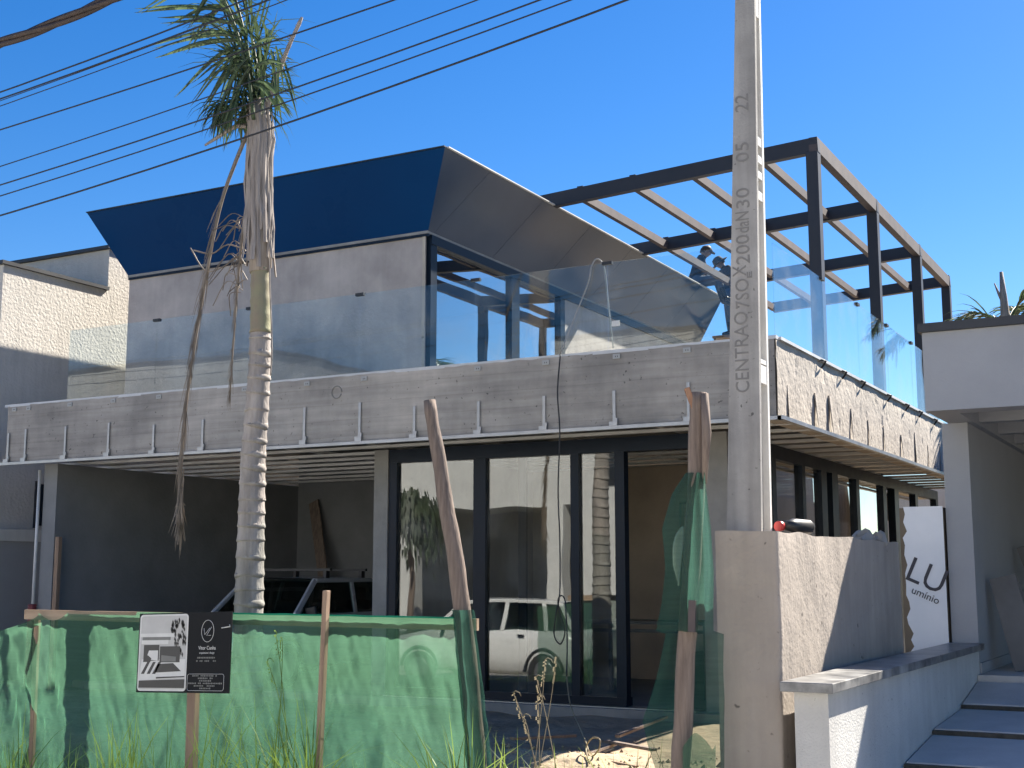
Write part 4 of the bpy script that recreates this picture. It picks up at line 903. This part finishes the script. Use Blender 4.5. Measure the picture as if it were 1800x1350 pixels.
def person(label, loc, J, hat, arm_sleeve, glove=False):
    """J: joints pelvis, chest, neck, head, and lists for arms (shoulder, elbow, wrist) and legs (hip, knee, ankle, toe)"""
    t = thing('person', label, 'person', loc)
    V = [J['pelvis'], J['pelvis'].lerp(J['chest'], .5), J['chest'], J['neck'], J['neck'].lerp(J['head'], .5), J['head'], J['head']+(J['head']-J['neck']).normalized()*.08]
    Rd = [.15, .14, .15, .058, .068, .098, .085]; E = [(0,1),(1,2),(2,3),(3,4),(4,5),(5,6)]
    for arm in J['arms']:
        n = len(V); sh, el, wr = arm; V += [sh, sh.lerp(el, .5), el, el.lerp(wr, .5), wr]; Rd += [.075, .058, .047, .042, .032]; E += [(2,n),(n,n+1),(n+1,n+2),(n+2,n+3),(n+3,n+4)]
        d = (wr-el).normalized(); pl = wr+d*.05; V += [pl]; Rd += [.036]; E += [(n+4,n+5)]
        sd = d.cross(Vector((0,0,1))).normalized(); u_ = sd.cross(d)
        for f in range(4):
            b = len(V); o_ = sd*(.030-.020*f); V += [pl+o_+d*.035, pl+o_+d*.068-u_*.012, pl+o_*1.05+d*(.090+.006*(1.5-abs(f-1.5)))-u_*.034]; Rd += [.010,.0095,.008]; E += [(n+5,b),(b,b+1),(b+1,b+2)]
        b = len(V); V += [wr+d*.03+sd*.040-u_*.01, wr+d*.065+sd*.052-u_*.025]; Rd += [.012,.010]; E += [(n+5,b),(b,b+1)]
    for leg in J['legs']:
        n = len(V); hp, kn, an, to = leg; V += [hp, hp.lerp(kn, .5), kn, kn.lerp(an, .4), an, to]; Rd += [.105, .088, .068, .062, .045, .042]; E += [(0,n),(n,n+1),(n+1,n+2),(n+2,n+3),(n+3,n+4),(n+4,n+5)]
    b = skin('body', V, E, Rd, [M['skin'], M['shirt'], M['jeans'], M['black'], M['glove']], t)
    na = 7; narm = 5+1+12+2; nar = narm*len(J['arms'])
    def which(i):
        if i == 0: return 2
        if i < 3: return 1
        if i < na: return 0
        k = i-na
        if k < nar: k %= narm; return 1 if k <= 1 else (4 if glove and k >= 4 else 0)
        return 3 if (k-nar) % 6 >= 4 else 2
    col_ = [which(j) if i >= 3 or j >= na else min(which(i), which(j)) or which(i) for i, j in E]
    for k, (i, j) in enumerate(E):
        if (i, j) == (0, 1): col_[k] = 1
        if (i, j) == (2, 3): col_[k] = 1
        if i >= na and which(i) == 1: col_[k] = 1
    for p in b.data.polygons:
        c = p.center
        best = min(range(len(E)), key=lambda k: dist_seg(c, V[E[k][0]], V[E[k][1]])-.6*(Rd[E[k][0]]+Rd[E[k][1]])/2)
        p.material_index = col_[best]
    hd_ = J['head']; up_ = (J['head']-J['neck']).normalized(); f_ = J['face'].normalized()
    s_ = f_.cross(up_).normalized()
    MB().tube([hd_+f_*.078+up_*.005, hd_+f_*.108-up_*.022, hd_+f_*.085-up_*.032], [.012,.016,.008], 6).build('nose', M['skin'], t)
    for s in (-1, 1):
        MB().tube([hd_+s_*s*.085-up_*.035, hd_+s_*s*.098-up_*.01, hd_+s_*s*.09+up_*.015], [.012,.02,.012], 6).build('ear', M['skin'], t)
        MB().tube([hd_+f_*.080+s_*s*.036+up_*.010, hd_+f_*.088+s_*s*.036+up_*.010], [.014,.008], 6).build('eye', M['black'], t)
    MB().tube([hd_+f_*.070-s_*.022-up_*.055, hd_+f_*.078-up_*.057, hd_+f_*.070+s_*.022-up_*.055], .006, 5).build('mouth', M['brick'], t)
    MB().tube([hd_-f_*.03-up_*.03, hd_-f_*.035+up_*.04, hd_-f_*.03+up_*.10], [.088,.096,.06], 12).build('hair', M['cap'], t)
    top = hd_+up_*.045
    if hat == 'cap':
        MB().tube([top-up_*.005, top+up_*.04, top+up_*.075, top+up_*.09], [.122,.118,.09,.03], 16).build('cap', M['cap'], t)
        MB().grid(lambda u, v: tuple(top+f_*(.10+.085*v)*1+s_*(2*u-1)*(.095-.03*v*v)-up_*(.004+.02*v)), 8, 4).build('cap_peak', M['cap'], t)
    else:
        MB().tube([top-up_*.012, top+up_*.03, top+up_*.09, top+up_*.115], [.125,.118,.10,.04], 16).build('bucket_hat', M['cap'], t)
        MB().tube([top-up_*.045, top-up_*.03, top-up_*.005], [.205,.195,.12], 18, cap=False).build('hat_brim', M['cap'], t)
    return t
def dist_seg(p, a, b):
    d = b-a; t = max(0, min(1, (p-a).dot(d)/max(d.length_squared, 1e-9))); return (p-(a+d*t)).length
RGT = Vector((math.cos(YAW), math.sin(YAW), 0)); DEP = Vector((-math.sin(YAW), math.cos(YAW), 0))
pv = Vector((-9.20, 24.35, 7.60)); up = Vector((0,0,1))
ch = pv+up*.34+RGT*.12; nk = pv+up*.50+RGT*.19; hd_ = pv+up*.615+RGT*.25
J = dict(pelvis=pv, chest=ch, neck=nk, head=hd_, face=RGT-up*.25,
 arms=[(ch+up*.12+DEP*-.17, ch-up*.12+DEP*-.24+RGT*.0, ch-up*.22+RGT*.24-DEP*.10), (ch+up*.12+DEP*.17, ch-up*.10+DEP*.24+RGT*.06, ch-up*.20+RGT*.28+DEP*.08)],
 legs=[(pv-DEP*.09+RGT*.06, pv-DEP*.12+RGT*.46+up*.06, pv-DEP*.12+RGT*.62-up*.36, pv-DEP*.13+RGT*.76-up*.40), (pv+DEP*.09+RGT*.06, pv+DEP*.12+RGT*.48+up*.04, pv+DEP*.12+RGT*.60-up*.38, pv+DEP*.13+RGT*.74-up*.42)])
person('person in dark cap and shirt sitting on the roof edge with pale gloves', tuple(pv-up*.15), J, 'cap', True, True)
pv = Vector((-9.00, 25.85, 7.64)); ch = pv+up*.38-RGT*.03; nk = pv+up*.54-RGT*.08; hd_ = pv+up*.65-RGT*.17
J = dict(pelvis=pv, chest=ch, neck=nk, head=hd_, face=-RGT-up*.5,
 arms=[(ch+up*.12-DEP*.18, ch-up*.04-DEP*.20-RGT*.26, ch+up*.06-DEP*.10-RGT*.47), (ch+up*.12+DEP*.18, ch-up*.08+DEP*.24-RGT*.22, ch+up*.02+DEP*.12-RGT*.44)],
 legs=[(pv-DEP*.09-up*.04, pv-DEP*.10-up*.45-RGT*.03, pv-DEP*.10-up*.86, pv-DEP*.12-up*.90-RGT*.14), (pv+DEP*.09-up*.04, pv+DEP*.10-up*.45, pv+DEP*.10-up*.86+RGT*.03, pv+DEP*.12-up*.90-RGT*.10)])
person('person in bucket hat standing at the roof end reaching out both arms', (-9.00, 25.85, 6.73), J, 'bucket', True)
SC = thing('work_trestle', 'tall steel trestle with plank platform at the end of the roof', 'trestle', (-8.9, 25.9, 4.07))
MB().box(-9.3, -8.45, 25.62, 26.2, 6.66, 6.71).build('platform', M['plank'], SC)
for x in (-9.26, -8.49):
    for y in (25.66, 26.16): MB().tube([(x, y, 4.064), (x, y, 6.658)], .022, 8).build('leg', M['duct'], SC)
    MB().tube([(x, 25.66, 5.2), (x, 26.16, 5.2)], .016, 6).build('brace', M['duct'], SC)

# ------------------------------------------------------------------ inside the house
WB = thing('work_table', 'metal work table standing inside the open glass doors', 'table', (-6.4, 15.2, .25))
MB().box(-7.2, -5.6, 15.0, 15.7, 1.12, 1.16).build('table_top', M['duct'], WB)
for x in (-7.17, -5.63):
    for y in (15.03, 15.67): MB().box(x-.02, x+.02, y-.02, y+.02, .252, 1.12).build('leg', M['duct'], WB)
MB().box(-7.15, -5.65, 15.02, 15.05, 1.02, 1.06).build('stretcher', M['duct'], WB)
tag(MB().box(-12, -2.6, 31.0, 31.2, -.4, 3.7).build('yard_wall', M['wpaint']), 'white back yard wall seen through the ground floor glazing', 'wall')
tag(MB().box(-15.9, -15.6, 26.5, 31.0, -.4, 2.9).build('yard_wall', M['wpaint']), 'white yard wall running back behind the garage', 'wall')

# ------------------------------------------------------------------ across the street (mirrored in the glazing)
O1 = thing('white_house', 'white modern house with deep shaded porch across the street', 'house', (-22, -10, -.25))
MB().box(-27.5, -17.8, -9.2, -8.9, 3.9, 5.6).build('front_band', M['wpaint'], O1)
MB().box(-27.5, -17.8, -20, -9.2, 4.0, 5.5).build('roof_slab', M['wpaint'], O1)
MB().box(-27.5, -17.8, -13.6, -13.4, -.4, 4.0).build('porch_back_wall', M['gpaint'], O1)
MB().box(-24.6, -23.6, -9.3, -8.8, -.4, 3.9).build('pillar', M['wpaint'], O1); MB().box(-18.6, -18.1, -9.3, -8.8, -.4, 3.9).build('pillar', M['wpaint'], O1)
MB().box(-20.6, -19.6, -13.38, -13.3, 0, 2.3).build('door', M['greyboard'], O1)
for k in range(4): MB().box(-24+.5*k, -19.5, -9.0-.35*k, -8.65-.35*k, -.25, -.08+.2*k).build('step', M['conc'], O1)
for i, (x0, x1, z1, lab, y0) in enumerate(((-38, -28.2, 9.2, 'tall white house across the street beside the drooping tree', -8.6), (-17.6, -13.0, 8.7, 'narrow pale house across the street with dark capping', -8.8), (-5.5, 6, 7.2, 'wide pale house across the street behind the camera', -9.2))):
    o = thing('street_house', lab, 'house', ((x0+x1)/2, y0, -.25))
    MB().box(x0, x1, -20, y0, -.4, z1).build('wall', M['ltex'] if i == 0 else M['wpaint'], o); MB().box(x0-.08, x1+.08, -20, y0+.08, z1+.002, z1+.1).build('capping', M['tile'], o)
    MB().box(x0+.6, x0+2.0, y0, y0+.04, 4.4, 5.8).build('window', M['frame'], o); MB().box(x0+2.6, x0+4.0, y0, y0+.04, .2, 2.4).build('door', M['greyboard'], o)
TR = thing('drooping_tree', 'small drooping tree across the street, mirrored in the glazing', 'tree', (-21.6, -5.6, -.25))
MB().tube([(-21.6,-5.6,-.3),(-21.55,-5.6,1.2),(-21.65,-5.55,2.4),(-21.6,-5.6,3.6)], [.11,.09,.08,.04], 8, jit=.06).build('trunk', M['wood'], TR)
cr = MB()
for k in range(900):
    a = random.uniform(0, 6.28); r_ = 1.15*random.random()**.5; z = 4.4-1.5*(r_/1.15)**2*random.uniform(.5, 1)-random.uniform(0, 1.5)*random.random()
    p = Vector((-21.6+r_*math.cos(a), -5.6+r_*math.sin(a), z)); v = Vector((math.cos(a)*.3, math.sin(a)*.3, -1)).normalized(); w = Vector((-math.sin(a), math.cos(a), 0))*.03; ln = random.uniform(.25, .6)
    cr.add([p-w, p+w, p+v*ln*.5+w, p+v*ln*.5-w, p+v*ln], [(0,1,2,3), (3,2,4)])
cr.build('crown', M['tree'], TR)

# ------------------------------------------------------------------ grass, stalks and litter at the fence foot
def blade(m, p, h, lean, w, n=5):
    a = random.uniform(0, 6.28); d = Vector((math.cos(a), math.sin(a)*.6, 0)); q = Vector((-d.y, d.x, 0))*w/2; vs = []
    if random.random() < .5: q = Vector((w/2, 0, 0))
    for i in range(n):
        t = i/(n-1); c = p+Vector((0,0,h*(t-.28*lean*t*t)))+d*lean*h*t*t; ww = (1-t**1.6)*1.0+.03; vs += [c-q*ww, c+q*ww]
    m.add(vs, [(i*2, i*2+1, i*2+3, i*2+2) for i in range(n-1)], False)
gr = MB()
for px0, px1, yt, num, Y0, Y1, wd in ((-30,75,1225,70,7.8,8.05,.016), (180,265,1235,90,7.8,8.05,.016), (265,330,1255,40,7.85,8.1,.012), (350,430,1205,60,7.85,8.1,.013), (410,570,1215,150,7.75,8.1,.018), (520,560,1240,40,7.75,8.0,.02), (600,700,1290,40,7.8,8.1,.012), (760,860,1255,110,7.75,8.0,.018), (850,930,1285,110,8.0,9.0,.014), (930,1010,1300,70,8.4,9.2,.012), (1060,1190,1290,120,7.9,8.8,.013), (90,180,1290,40,7.85,8.1,.012), (1340,1400,1345,20,7.7,7.9,.012)):
    for k in range(int(num*.42)):
        Yy = random.uniform(Y0, Y1); px = random.gauss((px0+px1)/2, (px1-px0)*.27); g0 = lot_z(-6, Yy)-.02 if Yy > 7.72 else -.25
        p = W(px, 1340, Yy); p.z = g0; top = W(px, yt+abs(random.gauss(0, 55)), Yy).z
        blade(gr, p, max(.15, top-g0)*1.08, abs(random.gauss(.4, .35)), wd*random.uniform(.7, 1.6))
for k in range(1800):
    Yy = random.uniform(7.72, 8.9); x = random.uniform(-11.5, -2.95); blade(gr, Vector((x, Yy, lot_z(x, Yy)-.01)), random.uniform(.10, .42), abs(random.gauss(.3,.3)), .011, 4)
o = gr.build('grass', M['grass']); o['kind'] = 'stuff'; o['label'] = 'green weedy grass growing along the foot of the net fence'; o['category'] = 'grass'
def stalk(nm, lab, bases, mm, heads=True):
    m = MB()
    for (x0, y0), (x1, y1), Yy in bases:
        a, b = W(x0, y0, Yy), W(x1, y1, Yy); g = lot_z(a.x, Yy)-.02; a2 = a+(a-b)*max(0, (a.z-g)/max(.05, (b-a).z)); c = curve([a2, a.lerp(b, .4)+Vector((.015,0,0)), b], 6); m.tube(c, [.004*(1-.6*i/len(c)) for i in range(len(c))], 5)
        if heads:
            d = (b-a).normalized()
            for k in range(16):
                p = b-d*.012*k; s_ = random.choice((-1, 1)); m.add([p, p+Vector((s_*.006, 0, -.003))+d*.007, p+Vector((s_*.016, random.uniform(-.006,.006), -.010))+d*.003, p+Vector((s_*.006, 0, -.010))], [(0,1,2,3)])
            if random.random() < .8: m.tube([b, b+Vector((.02,0,.015)), b+Vector((.05,0,.005)), b+Vector((.065,0,-.02))], [.004,.004,.003,.002], 4)
    return tag(m.build(nm, mm), lab, 'grass')
stalk('dry_grass_stalks', 'tall dry grass stalks with seed heads before the glass doors', [((930,1310),(902,1218),8.4), ((935,1330),(920,1258),8.4), ((940,1320),(958,1160),8.4), ((950,1320),(978,1155),8.4), ((965,1300),(942,1190),8.4), ((945,1320),(944,1224),8.4)], M['drygrass'])
stalk('tall_green_stalk', 'single tall green grass stalk rising in front of the net', [((500,1270),(484,1108),8.02), ((492,1200),(495,1120),8.02), ((502,1280),(470,1160),8.02)], M['grass'])
BK = tag(MB().box(-.19, .19, -.1, .1, 0, .16).build('clay_block', M['brick'], None, .01, tuple(W(935,1352,9.0))), 'dusty clay block lying in the sunlit sand', 'block'); BK.rotation_euler = (R(4), R(-3), R(24)); BK.location.z = lot_z(-4.9, 9.0)+.0
for i, (pa, pb, w_, lab) in enumerate((((970,1335),(1080,1300),.05,'dark timber offcut lying lengthwise on the sunlit sand'), ((1030,1325),(1120,1345),.045,'dark stick lying at a slant on the sand'), ((1062,1300),(1150,1318),.06,'flat plank on the sand near the hanging net'), ((900,1300),(1010,1296),.07,'long plank lying in the shade before the doors'), ((1085,1300),(1170,1255),.05,'pale batten slanting up towards the doors beside the net'))):
    def gp(p):
        best = None
        for k in range(60):
            Yy = 8.4+k*.07; q = W(*p, Yy); e_ = abs(q.z-lot_z(q.x, Yy)-.1)
            if best is None or e_ < best[0]: best = (e_, q)
        return best[1]
    A, B_ = gp(pa), gp(pb); A.z = lot_z(A.x, A.y)+.05+.02*i; B_.z = lot_z(B_.x, B_.y)+.06+.02*i
    tag(MB().bar(A, B_, w_, .025).build('wood_offcut', M['wood'] if i % 2 == 0 else M['plank'], None, .003), lab, 'timber')
st_ = MB()
for k in range(420):
    x, y = random.gauss(-4.9, 1.0), random.gauss(9.6, .75); s_ = random.uniform(.006, .03)*(2 if random.random() < .06 else 1); a = random.uniform(0, 6.28)
    z = lot_z(x, y)+(.012+.10*max(0, 1-math.hypot((x+4.75)/1.25, (y-9.75)/.85))**.7)
    st_.add([(x+s_*math.cos(a+i*1.57+random.uniform(-.4,.4)), y+s_*math.sin(a+i*1.57), z-s_*.3) for i in range(4)]+[(x+random.uniform(-.3,.3)*s_, y, z+s_*random.uniform(.5,.9))], [(0,1,4),(1,2,4),(2,3,4),(3,0,4)])
o = st_.build('gravel', M['soil']); o['kind'] = 'stuff'; o['label'] = 'loose stones and crumbs scattered over the sand'; o['category'] = 'gravel'
for o in list(S.objects):
    if '_local' in o: del o['_local']
